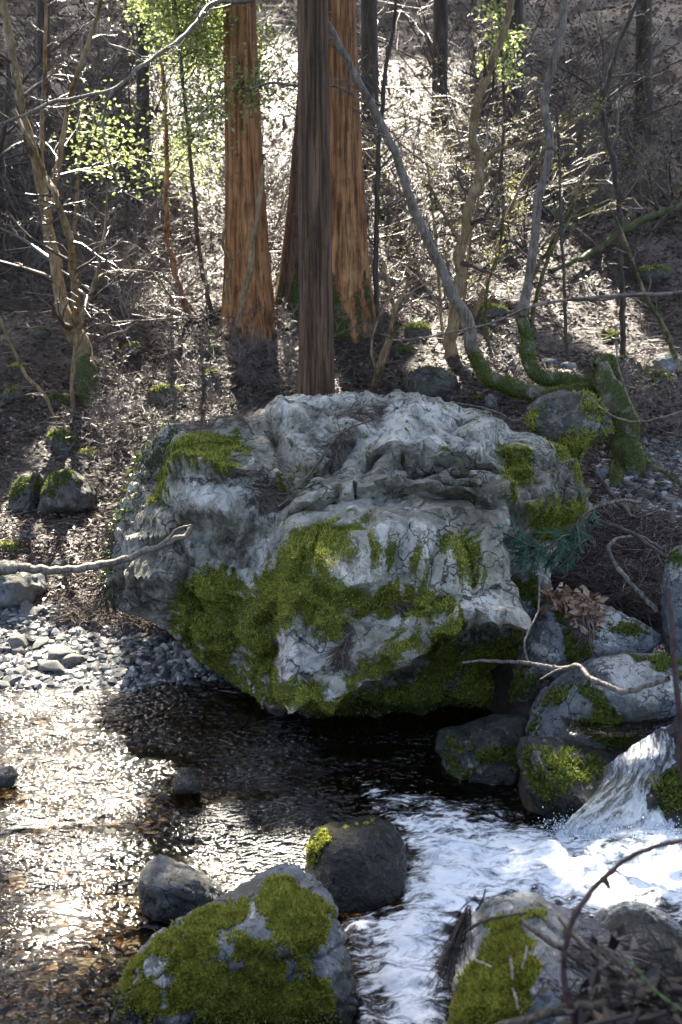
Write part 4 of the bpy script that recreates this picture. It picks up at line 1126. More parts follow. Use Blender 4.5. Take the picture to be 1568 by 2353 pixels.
def leaves_mesh(P, size, seed, asp=0.5, droop=0.3, jit=0.02, bend=True):
    """small folded leaves (4 triangles) at the points P"""
    r = np.random.default_rng(seed); n = len(P)
    d = unit(r.normal(size=(n, 3)) * np.array([1, 1, 0.5]) - np.array([0, 0, droop])); s = unit(np.cross(d, r.normal(size=(n, 3)))); nn = np.cross(d, s)
    L = (size * r.uniform(0.6, 1.3, n))[:, None]; B = P + r.normal(size=(n, 3)) * jit
    V = np.stack([B, B + d * L * .5 + s * L * asp * .5 + nn * L * .12, B + d * L, B + d * L * .5 - s * L * asp * .5 + nn * L * .12, B + d * L * .5], 1)
    F = np.array([[0, 1, 4], [1, 2, 4], [2, 3, 4], [3, 0, 4]])
    return V.reshape(-1, 3), (F[None] + (np.arange(n) * 5)[:, None, None]).reshape(-1, 3)


def tree(name, label, cat, stems, mat, base, group=None, twig='twig', seed=0, tw=None, sides=10, leaf=None, mossfn=None, rough=0.06, stemname='trunk'):
    """stems: list of (P, R); the first is the trunk"""
    root = empty(name, base, label, cat, group)
    base = np.asarray(base)
    for q, (P, R) in enumerate(stems):
        V, F = bark_tube(P, R, sides, rough, seed + q)
        mo = mossfn(V) if mossfn else np.zeros(len(V))
        nm = stemname if q == 0 or name == 'bare_shrub' else 'branch'
        obj(nm, mk_mesh(nm, V - base, F, True, {'moss': mo}), M[mat], root)
    if tw is not None:
        tips = []
        mb = MB()
        for q, (P, R) in enumerate(stems):
            m2, tp = twig_mass(P[None], R[None], seed * 3 + q, **tw)
            for V_ in [0]:
                off = mb.n
                mb.V += m2.V; mb.F3 += [f + off for f in m2.F3]; mb.F4 += [f + off for f in m2.F4]; mb.n += m2.n
            tips.append(tp.reshape(-1, 3))
        o = obj('twigs', mb.mesh('twigs', base), M[twig], root); o['kind'] = 'stuff'
        if leaf:
            tp = np.concatenate(tips); r = np.random.default_rng(seed)
            tp = tp[r.choice(len(tp), leaf[0], replace=leaf[0] > len(tp))]
            V, F = leaves_mesh(tp, leaf[1], seed, leaf[3] if len(leaf) > 3 else 0.5, jit=leaf[4] if len(leaf) > 4 else 0.02)
            o = obj('leaves', mk_mesh('leaves', V - base, F, False), M[leaf[2]], root); o['kind'] = 'stuff'
    return root


# --- cedars: fluted, flaring trunks
def cedar(name, label, u0, v0, u1, w0, w1, flare, mat, seed, vtop=-260, Y=None, mossy=0.0, dead=(), burn=False, lean_pts=None):
    base = T_hit([u0], [v0])[0] if Y is None else at(u0, v0, Y)
    Y = base[1]
    px = [(u0, v0 + 30 + 1.1 * w0)] + [(u0 + (u1 - u0) * t, v0 + (vtop - v0) * t) for t in np.linspace(0.02, 1, 9)]
    P, R = path_tube(px, Y, [w0, w1], 170, seed=seed)
    hgt = P[:, 2] - base[2]
    Rr = R * (1 + flare * np.exp(-np.maximum(hgt, -0.3) / (1.3 * R[0] * 2.2)))
    sides = 90
    V, F = tubes(P[None], Rr[None], sides)
    C = np.repeat(P, sides, 0); D = V - C
    th = np.tile(np.arange(sides) * 2 * math.pi / sides, len(P)); hh = np.repeat(hgt, sides)
    r = np.random.default_rng(seed)
    but = np.exp(-np.maximum(hh, 0) / 0.9) * 0.22 * flare * np.maximum(0, np.cos(5 * th + r.uniform(0, 6)) * 0.6 + 0.4 * np.cos(3 * th + r.uniform(0, 6)))
    q = np.stack([np.cos(th) * 9 + seed, np.sin(th) * 9, hh * 0.7], 1)
    strip = fbm(q, 4, seed, 0.62, True) * 0.026 + fbm(q * np.array([0.25, 0.25, 1]), 2, seed + 4) * 0.05
    V = C + D * (1 + but + strip)[:, None]
    mo = mossy * sstep(1.0, 0.1, hh + 0.3 * pn(q * 0.5, 3)) * sstep(-0.3, 0.5, pn(q * np.array([0.2, 0.2, 1.2]), 8) + 0.35)
    root = empty(name, base, label, 'cedar tree')
    obj('trunk', mk_mesh('trunk', V - base, F, True, {'moss': mo}), M[mat], root)
    return root, P, Rr, base


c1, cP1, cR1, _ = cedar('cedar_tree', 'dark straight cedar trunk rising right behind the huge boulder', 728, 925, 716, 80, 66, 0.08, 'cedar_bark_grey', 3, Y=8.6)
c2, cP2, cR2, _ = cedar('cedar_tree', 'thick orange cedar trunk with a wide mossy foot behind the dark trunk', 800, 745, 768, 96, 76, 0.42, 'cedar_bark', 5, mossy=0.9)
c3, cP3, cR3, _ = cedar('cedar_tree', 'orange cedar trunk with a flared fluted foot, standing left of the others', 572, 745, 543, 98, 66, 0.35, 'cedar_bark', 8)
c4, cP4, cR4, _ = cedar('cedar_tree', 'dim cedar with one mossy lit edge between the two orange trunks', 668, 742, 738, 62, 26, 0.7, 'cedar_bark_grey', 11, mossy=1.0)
for q, (u, v, w, lab) in enumerate([(852, 380, 42, 'distant pale cedar trunk in the haze right of the thick orange cedar'), (100, 420, 34, 'distant dark cedar trunk behind the left leaning trees'), (1010, 300, 36, 'distant grey cedar trunk above the bright slope'), (330, 330, 30, 'distant cedar trunk behind the bright leafy tree'), (1480, 300, 40, 'distant dark cedar trunk at the upper right'), (1180, 330, 44, 'distant cedar trunk behind the grey upright stem')]):
    cedar('cedar_tree', lab, u, v, u + 6 * (q % 3 - 1), w, w * 0.8, 0.15, 'dark_bark', 40 + q)
# fringe of loose bark and dead stubs on the front cedar's left side, burn hole and climbing vine on the left cedar
r = np.random.default_rng(9)
mb = MB()
for q in range(46):
    i = r.integers(8, 120)
    a = cP1[i] + np.array([-cR1[i] * 0.98, r.normal() * 0.04, 0])
    d = unit(np.array([-0.5 - r.random(), r.normal() * 0.4, r.normal() * 0.5])); L = r.uniform(0.03, 0.12)
    pts = smooth_path([a, a + d * L * .5 + [0, 0, .01], a + d * L], 4)
    mb.add(*tubes(pts[None], np.array([[.004, .003, .002, .001]]), 3))
o = obj('bark_fringe', mb.mesh('bark_fringe', np.array(c1.location)), M['twig_dark'], c1); o['kind'] = 'stuff'
P, R = path_tube([(548, 752), (556, 690), (572, 640), (580, 560), (592, 500), (600, 430), (606, 380)], cP3[0, 1] - 0.6, [18, 9], 40)
tree('vine', 'pale woody vine climbing across the foot of the left orange cedar', 'vine', [(P, R)], 'tan_bark', P[0], seed=4, sides=8, rough=0.1, stemname='stem')
P, R = path_tube([(525, 700), (520, 660), (530, 600), (512, 560), (520, 510)], cP3[0, 1] - 0.4, [9, 6], 24)
tree('sapling', 'crooked pale stump-shoot at the left foot of the orange cedar', 'sapling', [(P, R)], 'tan_bark', P[0], seed=5, sides=7, tw=dict(lv=((5, (0.2, 0.5), (40, 80)), (3, (0.3, 0.6), (30, 70)))))

# --- the bent double-stemmed tree with its mossy root
def mossline(vlim, span=60):
    def f(V):
        u, v = proj(V)
        return sstep(vlim - span, vlim + span, v + 40 * pn(V * 5, 3)) * (0.7 + 0.5 * pn(V * 9, 5))
    return f


Yb = 9.6
stA = path_tube([(1395, 880), (1330, 905), (1250, 908), (1180, 900), (1130, 865), (1090, 810), (1075, 740), (1040, 680), (1005, 600), (970, 520), (930, 420), (895, 320), (850, 235), (800, 140), (745, 45), (705, -10), (640, -90)], Yb, [44, 36, 36, 32, 25, 22, 20, 18, 16, 14], 150, seed=1, Yend=Yb - 0.6)
stB = path_tube([(1395, 875), (1340, 880), (1275, 876), (1235, 848), (1212, 810), (1202, 760), (1205, 700), (1215, 620), (1232, 520), (1243, 430), (1262, 330), (1252, 265), (1262, 190), (1285, 90), (1300, -30), (1310, -120)], Yb + 0.15, [44, 38, 35, 28, 22, 20, 19, 19, 18, 16], 150, seed=2, Yend=Yb + 0.5)
root1 = path_tube([(1385, 830), (1392, 870), (1410, 920), (1425, 980), (1442, 1050), (1452, 1100), (1458, 1125)], 9.35, [20, 54, 66, 64, 60, 58, 52], 60, seed=3, Yend=T_hit([1452], [1095])[0][1] + 0.05)
def ground_root(px, rad, lift):
    q = T_hit([a[0] for a in px], [a[1] for a in px]); q[:, 2] += lift
    q = smooth_path(np.concatenate([q, np.array(rad)[:, None]], 1), 30)
    return q[:, :3], q[:, 3]


root4 = ground_root([(1432, 1010), (1462, 1060), (1492, 1085), (1530, 1100), (1570, 1125)], [0.10, 0.075, 0.05, 0.035, 0.015], np.array([0.16, 0.07, 0.03, 0.01, -0.01]))
root5 = ground_root([(1425, 1040), (1428, 1080), (1415, 1110), (1400, 1130)], [0.09, 0.07, 0.05, 0.02], np.array([0.12, 0.05, 0.02, -0.01]))
root3 = path_tube([(1370, 845), (1392, 838), (1400, 870), (1380, 890)], 9.5, [20, 44, 60, 40], 30, seed=5)
bt = np.array(at(1395, 1000, 9.2))
bt[2] = H(bt[0], bt[1])
bent = empty('bent_tree', bt, 'grey tree with two curving stems rising from one mossy root', 'tree')
for nm, (P, R), ml in (('trunk', stA, mossline(800)), ('trunk', stB, mossline(745, 30)), ('root', root1, mossline(700)), ('root', root3, mossline(700)), ('root', root4, mossline(700)), ('root', root5, mossline(700))):
    V, F = bark_tube(P, R, 22, 0.30 if nm == 'root' else 0.09, len(P))
    mo = np.clip(ml(V), 0, 1)
    o = obj(nm, mk_mesh(nm, V - bt, F, True, {'moss': mo}), M['smooth_bark'], bent)
    tri = np.concatenate([F[:, [0, 1, 2]], F[:, [0, 2, 3]]])
    add_moss(o, V, tri, np.clip(mo, 0, 1), bt, 3500, 0.014, M['moss_green'], len(P))
# branch that sweeps from the left stem over to the left edge
br1 = path_tube([(735, 40), (700, 0), (640, -12), (560, 0), (485, 10), (445, 60), (400, 100), (350, 135), (310, 165), (262, 205), (200, 220), (120, 235), (60, 262), (-20, 292), (-90, 320)], Yb - 0.5, [13, 11, 10, 9, 8, 5], 90, seed=7, Yend=6.6)
br2 = path_tube([(262, 205), (245, 240), (238, 290), (246, 345), (262, 400), (285, 440), (320, 460), (345, 480)], 7.35, [7, 6, 5, 3, 2], 50, seed=8)
br3 = path_tube([(575, 205), (610, 192), (680, 196), (735, 194), (790, 205), (850, 245)], 9.2, [4, 6, 6, 5, 4], 40, seed=9)
for (P, R) in (br1, br2, br3):
    V, F = bark_tube(P, R, 8, 0.1, 3)
    obj('branch', mk_mesh('branch', V - bt, F, True, {'moss': np.zeros(len(V))}), M['smooth_bark'], bent)
mb = MB()
for q, (P, R) in enumerate((br1, br2, br3, (stA[0][90:], stA[1][90:] * .5), (stB[0][90:], stB[1][90:] * .5))):
    m2, _ = twig_mass(P[None], R[None], 60 + q, lv=((16, (0.06, 0.16), (35, 75)), (4, (0.3, 0.6), (30, 60)), (3, (0.3, 0.6), (30, 60))), rmin=0.0018, flat=0.4)
    off = mb.n; mb.V += m2.V; mb.F3 += [f + off for f in m2.F3]; mb.F4 += [f + off for f in m2.F4]; mb.n += m2.n
o = obj('twigs', mb.mesh('twigs', bt), M['twig_pale'], bent); o['kind'] = 'stuff'

# --- trees and saplings with stems one can follow
TW = dict(lv=((12, (0.12, 0.32), (35, 75)), (6, (0.3, 0.6), (30, 65)), (4, (0.3, 0.6), (25, 60))), rmin=0.0025, flat=0.45)
TWS = dict(lv=((9, (0.12, 0.30), (35, 75)), (5, (0.3, 0.6), (30, 65)), (3, (0.3, 0.6), (25, 60))), rmin=0.0022, flat=0.45)


def from_paths(name, label, cat, paths, mat, twig='twig', seed=0, tw=TWS, sides=9, leaf=None, moss=None, Yoff=0.0, drift=0.25, group=None):
    (px0, w0) = paths[0]
    b = T_hit([px0[0][0]], [px0[0][1]])[0]
    st = []
    for q, (px, w) in enumerate(paths):
        P, R = path_tube(px, b[1] + Yoff, w, max(24, 5 * len(px)), seed=seed + q, drift=drift if q == 0 else 0.5)
        if q == 0:
            P = np.concatenate([[P[0] - [0, 0, 0.12]], P]); R = np.concatenate([[R[0] * 1.15], R])
            main = P
        else:
            j = np.argmin(np.linalg.norm((np.stack(proj(main), 1) - np.array(px[0])), axis=1))
            P = P + (main[j] - P[0]) * np.linspace(1, 0, len(P))[:, None] ** 0.5 if np.linalg.norm(main[j] - P[0]) < 1.5 else P
        st.append((P, R))
    return tree(name, label, cat, st, mat, st[0][0][0], group, twig, seed, tw, sides, leaf, moss)


from_paths('tree', 'leaning tan-barked tree with forked stems at the left edge', 'tree',
           [([(212, 925), (205, 860), (188, 800), (165, 745), (140, 670), (122, 590), (108, 510), (98, 440), (82, 360), (58, 280), (40, 200), (25, 110), (8, 0), (-10, -90)], [52, 46, 34, 27, 26, 25, 22, 20, 18, 16]),
            ([(175, 775), (172, 690), (162, 600), (150, 520), (128, 450), (100, 395), (70, 330), (30, 250)], [22, 18, 15, 12, 9]), ([(150, 520), (158, 440), (172, 340), (185, 240), (205, 150), (235, 60), (250, -60)], [15, 13, 11, 9]), ([(98, 440), (95, 330), (100, 210), (105, 90), (110, -60)], [12, 10, 8])],
           'tan_bark', seed=21, tw=TW, sides=14, moss=lambda V: sstep(700, 880, proj(V)[1]) * 0.75)
from_paths('sapling', 'thin bent orange-brown sapling forking before the leaning tree', 'sapling',
           [([(172, 958), (165, 900), (170, 830), (182, 760), (198, 700), (216, 650), (232, 580), (243, 500), (247, 420)], [8, 11, 11, 10, 6, 4]), ([(216, 650), (238, 630), (280, 622), (325, 622), (370, 650), (400, 690)], [8, 6, 4, 3])], 'tan_bark', seed=22, drift=0.1)
from_paths('sapling', 'thin brown sapling sloping out past the left edge', 'sapling', [([(132, 970), (95, 900), (58, 860), (30, 800), (0, 730), (-40, 640)], [6, 9, 8, 7, 6])], 'tan_bark', seed=23, drift=0.1)
from_paths('leafy_tree', 'slim tree carrying a cloud of bright sunlit green leaves', 'tree', [([(495, 745), (480, 690), (458, 570), (446, 460), (434, 320), (422, 200), (410, 90), (400, -40), (395, -120)], [11, 11, 10, 9, 8, 6])], 'dark_bark', seed=24,
           tw=dict(lv=((22, (0.22, 0.42), (40, 80)), (7, (0.3, 0.6), (30, 65)), (4, (0.3, 0.6), (25, 60))), rmin=0.0025, flat=0.4, t0=0.42), leaf=(15000, 0.058, 'leaf', 0.5, 0.18))
from_paths('sapling', 'reddish sapling with a swollen crooked foot on the dark slope', 'sapling', [([(435, 735), (420, 680), (402, 620), (388, 560), (382, 480), (383, 380), (378, 240), (370, 120)], [12, 13, 14, 12, 10, 7])], 'cedar_bark', seed=25)
from_paths('sapling', 'slim brown sapling with a hooked root left on the dark slope', 'sapling', [([(185, 660), (178, 600), (172, 540), (178, 440), (183, 330), (190, 220)], [12, 10, 8, 6])], 'tan_bark', seed=26)
from_paths('sapling', 'thin upright sapling in the shade left of the reddish one', 'sapling', [([(290, 560), (290, 480), (296, 420), (300, 330), (296, 200)], [8, 7, 6, 4])], 'dark_bark', seed=27)
from_paths('tree', 'dark forked tree with an elbow in its trunk over the bright slope', 'tree', [([(1038, 815), (1045, 740), (1052, 660), (1064, 560), (1078, 480), (1096, 420), (1104, 385), (1090, 300), (1100, 240), (1128, 150), (1160, 70), (1185, -40)], [34, 28, 25, 22, 20, 20, 18, 14]), ([(1104, 385), (1140, 352), (1190, 335), (1250, 318), (1310, 290), (1370, 240)], [13, 9, 7, 4]), ([(1064, 560), (1040, 520), (1010, 470), (985, 420)], [12, 9, 6])], 'tan_bark', 'twig_dark', seed=28, tw=TW, sides=14, leaf=(900, 0.03, 'bud', 0.6, 0.03))
from_paths('sapling', 'tan sapling leaning right beside the forked dark tree', 'sapling', [([(1088, 735), (1105, 690), (1130, 620), (1152, 550), (1172, 480), (1200, 420), (1230, 370)], [13, 12, 11, 8, 5])], 'tan_bark', seed=29, leaf=(300, 0.03, 'bud', 0.6, 0.03))
for q, (px, lab) in enumerate([([(1222, 745), (1232, 690), (1248, 630), (1285, 540), (1320, 460), (1340, 410)], 'mossy yellow-lit stem right of the upright grey stem'), ([(1208, 740), (1222, 640), (1262, 570), (1290, 520), (1340, 490), (1400, 460)], 'mossy arching stem right of the upright grey stem'), ([(1122, 790), (1115, 740), (1120, 660), (1150, 560), (1158, 450)], 'knobbly yellow-lit stem left of the upright grey stem')]):
    from_paths('sapling', lab, 'sapling', [(px, [12, 9, 6])], 'tan_bark', seed=31 + q, moss=lambda V: 0.6 + 0.5 * pn(V * 6, 2), leaf=(200, 0.03, 'bud', 0.6, 0.03))
from_paths('sapling', 'straight thin brown sapling between the root and the grey stem', 'sapling', [([(1306, 838), (1300, 740), (1296, 640), (1290, 520), (1286, 380), (1280, 250)], [9, 8, 7, 5])], 'dark_bark', seed=35)
from_paths('sapling', 'tall dark sapling with elbows on the right slope', 'sapling', [([(1430, 825), (1432, 740), (1428, 600), (1425, 480), (1412, 390), (1392, 290), (1386, 230), (1405, 160), (1432, 80), (1470, -10), (1500, -80)], [14, 13, 13, 12, 10, 8]), ([(1386, 230), (1350, 190), (1300, 160), (1240, 140)], [6, 4, 3])], 'dark_bark', 'twig', seed=36, tw=TW)
from_paths('sapling', 'dark thin tree right of the thick orange cedar', 'sapling', [([(866, 745), (864, 640), (865, 520), (868, 400), (876, 280), (886, 170), (905, 50), (915, -60)], [13, 12, 11, 9, 7])], 'dark_bark', 'twig', seed=37, tw=TW)
from_paths('sapling', 'mossy slanting sapling at the right edge above the side brook', 'sapling', [([(1562, 862), (1545, 800), (1520, 740), (1485, 685), (1460, 620), (1440, 560), (1400, 470)], [14, 12, 10, 7, 5])], 'tan_bark', seed=38, moss=lambda V: 0.5 + 0.5 * pn(V * 6, 2))
from_paths('bare_shrub', 'many-stemmed yellow-lit shrub between the dark cedar and the bent stem', 'shrub', [([(858, 892), (870, 840), (890, 780), (905, 720), (895, 660), (880, 600)], [12, 10, 8, 4]), ([(868, 892), (885, 850), (905, 790), (915, 710), (940, 660), (970, 640)], [12, 9, 8, 4]), ([(850, 885), (855, 840), (848, 800), (880, 700), (930, 640)], [7, 6, 4]), ([(870, 890), (898, 800), (930, 690), (1000, 640)], [9, 6, 4])], 'tan_bark', 'twig', seed=39, drift=0.1)
from_paths('sapling', 'pale straight sapling just left of the forked dark tree', 'sapling', [([(1018, 790), (1012, 700), (1006, 600), (996, 500), (985, 380)], [8, 7, 6, 4])], 'tan_bark', seed=42)
from_paths('sapling', 'second pale straight sapling hard against the forked dark tree', 'sapling', [([(1062, 760), (1068, 680), (1076, 590), (1090, 500), (1120, 380)], [9, 8, 6, 4])], 'tan_bark', seed=43)
from_paths('leafy_tree', 'half-hidden tree with a few blazing leaves at the top right of centre', 'tree', [([(1140, 560), (1150, 400), (1160, 250), (1150, 100), (1145, -60)], [9, 8, 7, 5])], 'dark_bark', seed=44, tw=dict(lv=((12, (0.06, 0.14), (40, 80)), (6, (0.3, 0.6), (30, 65)), (4, (0.3, 0.6), (25, 60))), rmin=0.003, flat=0.4, t0=0.62), leaf=(900, 0.08, 'leaf', 0.5, 0.08))
from_paths('tree', 'slender dark tree arching in at the top left corner', 'tree', [([(-40, 560), (-10, 400), (15, 250), (20, 120), (10, -50)], [16, 14, 12, 9]), ([(15, 250), (80, 160), (160, 90), (240, 20)], [7, 5, 3])], 'dark_bark', 'twig', seed=45, tw=TW)

# --- bare shrubs whose twigs blaze in the back light
def shrub(label, u, v, h, spread, stems, seed, twig='twig', group=None, bud=0, lean=0.0, lv=None):
    b = T_hit([u], [v])[0]
    r = np.random.default_rng(seed); k = 7
    P = np.empty((stems, k, 3)); P[:, 0] = b + r.normal(size=(stems, 3)) * [0.06, 0.06, 0] - [0, 0, 0.04]
    a = r.uniform(0, 6.28, stems); el = r.uniform(0.35, 1.0, stems)
    d = unit(np.stack([np.cos(a) * spread + lean, np.sin(a) * spread, el], 1))
    L = h * r.uniform(0.6, 1.15, stems)
    for j in range(1, k):
        d = unit(d + r.normal(size=d.shape) * 0.13 + [0, 0, -0.03]); P[:, j] = P[:, j - 1] + d * (L / (k - 1))[:, None]
    R = np.linspace(1, 0.3, k)[None] * (0.004 + 0.006 * h * r.uniform(0.6, 1, stems))[:, None]
    root = empty('bare_shrub', b, label, 'shrub', group)
    mb = MB(); mb.add(*tubes(P, R, 5)); obj('stems', mb.mesh('stems', b), M[twig], root)
    m2, tips = twig_mass(P, R, seed, lv or ((6, (0.3, 0.6), (30, 70)), (5, (0.3, 0.55), (30, 65)), (3, (0.3, 0.6), (25, 60))), rmin=0.002, flat=0.35, r0=0.6)
    o = obj('twigs', m2.mesh('twigs', b), M[twig], root); o['kind'] = 'stuff'
    if bud:
        tp = tips.reshape(-1, 3); tp = tp[r.choice(len(tp), min(bud, len(tp)), replace=False)]
        V, F = leaves_mesh(tp, 0.028, seed, 0.6); o = obj('buds', mk_mesh('buds', V - b, F, False), M['bud'], root); o['kind'] = 'stuff'


G1 = 'bare twiggy shrubs over the slope'
r = np.random.default_rng(50)
k = 0
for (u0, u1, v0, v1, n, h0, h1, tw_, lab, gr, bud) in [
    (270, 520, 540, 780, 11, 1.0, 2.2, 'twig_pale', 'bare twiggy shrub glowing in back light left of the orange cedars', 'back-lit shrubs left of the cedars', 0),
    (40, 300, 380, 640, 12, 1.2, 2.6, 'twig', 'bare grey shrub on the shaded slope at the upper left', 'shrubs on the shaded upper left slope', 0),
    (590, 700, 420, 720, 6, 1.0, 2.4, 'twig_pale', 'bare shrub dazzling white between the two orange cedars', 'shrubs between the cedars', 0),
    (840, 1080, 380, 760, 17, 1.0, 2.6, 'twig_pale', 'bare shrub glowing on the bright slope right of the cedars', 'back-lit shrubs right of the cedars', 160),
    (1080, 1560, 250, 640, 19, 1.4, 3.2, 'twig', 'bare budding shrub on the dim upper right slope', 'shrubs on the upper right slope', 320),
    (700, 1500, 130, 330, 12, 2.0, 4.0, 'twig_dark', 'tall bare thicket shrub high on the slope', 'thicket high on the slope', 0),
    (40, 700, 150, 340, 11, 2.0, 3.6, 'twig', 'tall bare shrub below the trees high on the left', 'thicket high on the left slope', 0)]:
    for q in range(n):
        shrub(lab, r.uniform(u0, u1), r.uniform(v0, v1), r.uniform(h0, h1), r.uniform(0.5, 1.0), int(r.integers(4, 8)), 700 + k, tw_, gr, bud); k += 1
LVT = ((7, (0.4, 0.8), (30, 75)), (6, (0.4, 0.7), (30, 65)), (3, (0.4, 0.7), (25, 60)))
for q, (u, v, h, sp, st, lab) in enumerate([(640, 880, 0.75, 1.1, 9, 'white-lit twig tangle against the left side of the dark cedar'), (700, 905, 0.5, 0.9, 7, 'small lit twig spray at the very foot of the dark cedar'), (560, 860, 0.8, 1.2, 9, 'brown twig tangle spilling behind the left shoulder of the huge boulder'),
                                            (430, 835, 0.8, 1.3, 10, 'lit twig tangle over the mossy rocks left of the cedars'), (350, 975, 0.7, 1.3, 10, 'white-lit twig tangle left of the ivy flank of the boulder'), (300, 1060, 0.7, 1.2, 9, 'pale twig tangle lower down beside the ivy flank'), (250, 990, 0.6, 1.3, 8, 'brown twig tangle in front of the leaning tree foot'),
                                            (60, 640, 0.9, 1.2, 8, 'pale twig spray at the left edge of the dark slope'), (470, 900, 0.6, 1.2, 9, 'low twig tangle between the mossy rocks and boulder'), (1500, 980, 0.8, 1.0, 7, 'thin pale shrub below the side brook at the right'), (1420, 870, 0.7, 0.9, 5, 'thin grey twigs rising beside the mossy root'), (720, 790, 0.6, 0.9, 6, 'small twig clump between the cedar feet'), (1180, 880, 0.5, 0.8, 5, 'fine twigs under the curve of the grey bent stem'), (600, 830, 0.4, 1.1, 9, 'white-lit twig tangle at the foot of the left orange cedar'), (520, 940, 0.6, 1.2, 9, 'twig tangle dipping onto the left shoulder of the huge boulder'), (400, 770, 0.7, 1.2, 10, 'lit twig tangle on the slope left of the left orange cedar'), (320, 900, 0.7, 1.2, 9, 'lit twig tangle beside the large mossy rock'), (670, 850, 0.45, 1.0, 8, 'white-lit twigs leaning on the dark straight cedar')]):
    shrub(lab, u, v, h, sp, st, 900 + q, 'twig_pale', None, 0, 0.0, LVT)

# --- fallen trunk on the right slope
P, R = [None, None]
pa = T_hit([1262, 1340, 1440, 1568, 1640], [645, 615, 560, 495, 450]); pa[:, 2] += 0.12
Q = smooth_path(np.concatenate([pa, np.array([[.035], [.045], [.05], [.055], [.06]])], 1), 50)
tree('fallen_log', 'fallen mossy log slanting down the right slope', 'log', [(Q[:, :3], Q[:, 3])], 'dark_bark', Q[0, :3], seed=61, sides=14, rough=0.15, mossfn=lambda V: 0.75 + 0.5 * pn(V * 4, 2), stemname='log')

# ------------------------------------------------------------------ fallen leaves, needles, sticks
def ground_normal_lift(x, y):
    return Hq(x, y)


r = np.random.default_rng(400)
n = 150000
y = 6.9 * (36 / 6.9) ** (r.random(n) ** 1.05); x = (r.random(n) * 2 - 1) * (0.36 * y + 1.2)
z = Hq(x, y); u, v = proj(np.stack([x, y, z], 1))
keep = (z > 0.08) & ~inpoly(u, v, GRAVEL) & (u > -150) & (u < 1720) & (v > -60)
keep &= ~(inpoly(u, v, [(1380, 1060), (1600, 1010), (1700, 1230), (1400, 1160)]) & (r.random(n) < 0.75))
keep &= (fbm(np.stack([x * 0.9, y * 0.9, x * 0], 1), 3, 44) + 0.75 * r.random(n)) > 0.05
x, y, z = x[keep][:95000], y[keep][:95000], z[keep][:95000]
sz = 0.045 + 0.0022 * y
Pl = np.stack([x, y, z + 0.012 + 0.03 * r.random(len(x)) ** 2], 1)
V, F = leaves_mesh(Pl, 1.0, 401, 0.45, 0.05, 0.0)
V = (V.reshape(-1, 5, 3) - Pl[:, None]) * sz[:, None, None] * np.array([1, 1, 0.7]) + Pl[:, None]
o = obj('leaf_litter', mk_mesh('leaf_litter', V.reshape(-1, 3), F, False), M['litter']); o['kind'] = 'stuff'


def strands(P, L0, L1, seed, w=0.003, tilt=0.25, dirs=None, curl=0.25, seg=4):
    """thin curved dead needles / sprays lying at P"""
    r = np.random.default_rng(seed); n = len(P)
    a = r.uniform(0, 6.28, n)
    d = np.stack([np.cos(a), np.sin(a), r.normal(size=n) * tilt], 1) if dirs is None else dirs
    d = unit(d); L = r.uniform(L0, L1, n)
    pts = np.empty((n, seg, 3)); pts[:, 0] = P
    for j in range(1, seg):
        d = unit(d + r.normal(size=(n, 3)) * curl * np.array([1, 1, .5])); pts[:, j] = pts[:, j - 1] + d * (L / (seg - 1))[:, None]
    R = np.broadcast_to(np.linspace(1, 0.4, seg)[None] * w, (n, seg)) * r.uniform(0.6, 1.4, n)[:, None]
    return tubes(pts, R, 3)


def in_px(poly, n, seed, lift=0.02):
    r = np.random.default_rng(seed); p = np.asarray(poly, float)
    u = r.uniform(p[:, 0].min(), p[:, 0].max(), n * 4); v = r.uniform(p[:, 1].min(), p[:, 1].max(), n * 4)
    k = inpoly(u, v, poly); P = T_hit(u[k][:n], v[k][:n]); P[:, 2] += lift * r.random(len(P)) + 0.004
    return P


# twigs and needles strewn over the near slope
r = np.random.default_rng(410); n = 26000
y = 7.2 + 9 * r.random(n) ** 1.3; x = (r.random(n) * 2 - 1) * (0.36 * y + 1)
z = Hq(x, y); u, v = proj(np.stack([x, y, z], 1)); k = (z > 0.1) & ~inpoly(u, v, GRAVEL)
V, F = strands(np.stack([x, y, z + 0.01 + 0.02 * r.random(n)], 1)[k], 0.06, 0.28, 411, 0.0028, 0.12)
o = obj('needle_litter', mk_mesh('needle_litter', V, F, False), M['needles']); o['kind'] = 'stuff'

# thick drift of dead cedar sprays on the right bank
DR = [(1262, 1260), (1330, 1200), (1420, 1190), (1520, 1210), (1580, 1260), (1560, 1400), (1530, 1450), (1440, 1420), (1390, 1390), (1290, 1370), (1270, 1330)]
Pd = in_px(DR, 7000, 420, 0.12)
V, F = strands(Pd, 0.06, 0.22, 421, 0.0034, 0.35)
o = obj('needle_drift', mk_mesh('needle_drift', V, F, False), M['needles']); o['kind'] = 'stuff'
Pd = in_px([(180, 1395), (240, 1385), (380, 1440), (400, 1470), (250, 1450), (120, 1440)], 2600, 422, 0.06)
V, F = strands(Pd, 0.05, 0.18, 423, 0.003, 0.2)
o = obj('needle_drift', mk_mesh('needle_drift', V, F, False), M['needles']); o['kind'] = 'stuff'

hu, hv = proj(HV); hd = (HV - CAM) @ FWD; HN = vnormals(HV, HF); hfront = (HN @ FWD) < 0.1


def on_hero(poly, n, seed):
    r = np.random.default_rng(seed)
    k = np.where(inpoly(hu, hv, poly) & hfront)[0]; k = r.choice(k, n)
    return HV[k] + HN[k] * 0.006 * (1 + r.random((n, 1))), HN[k]


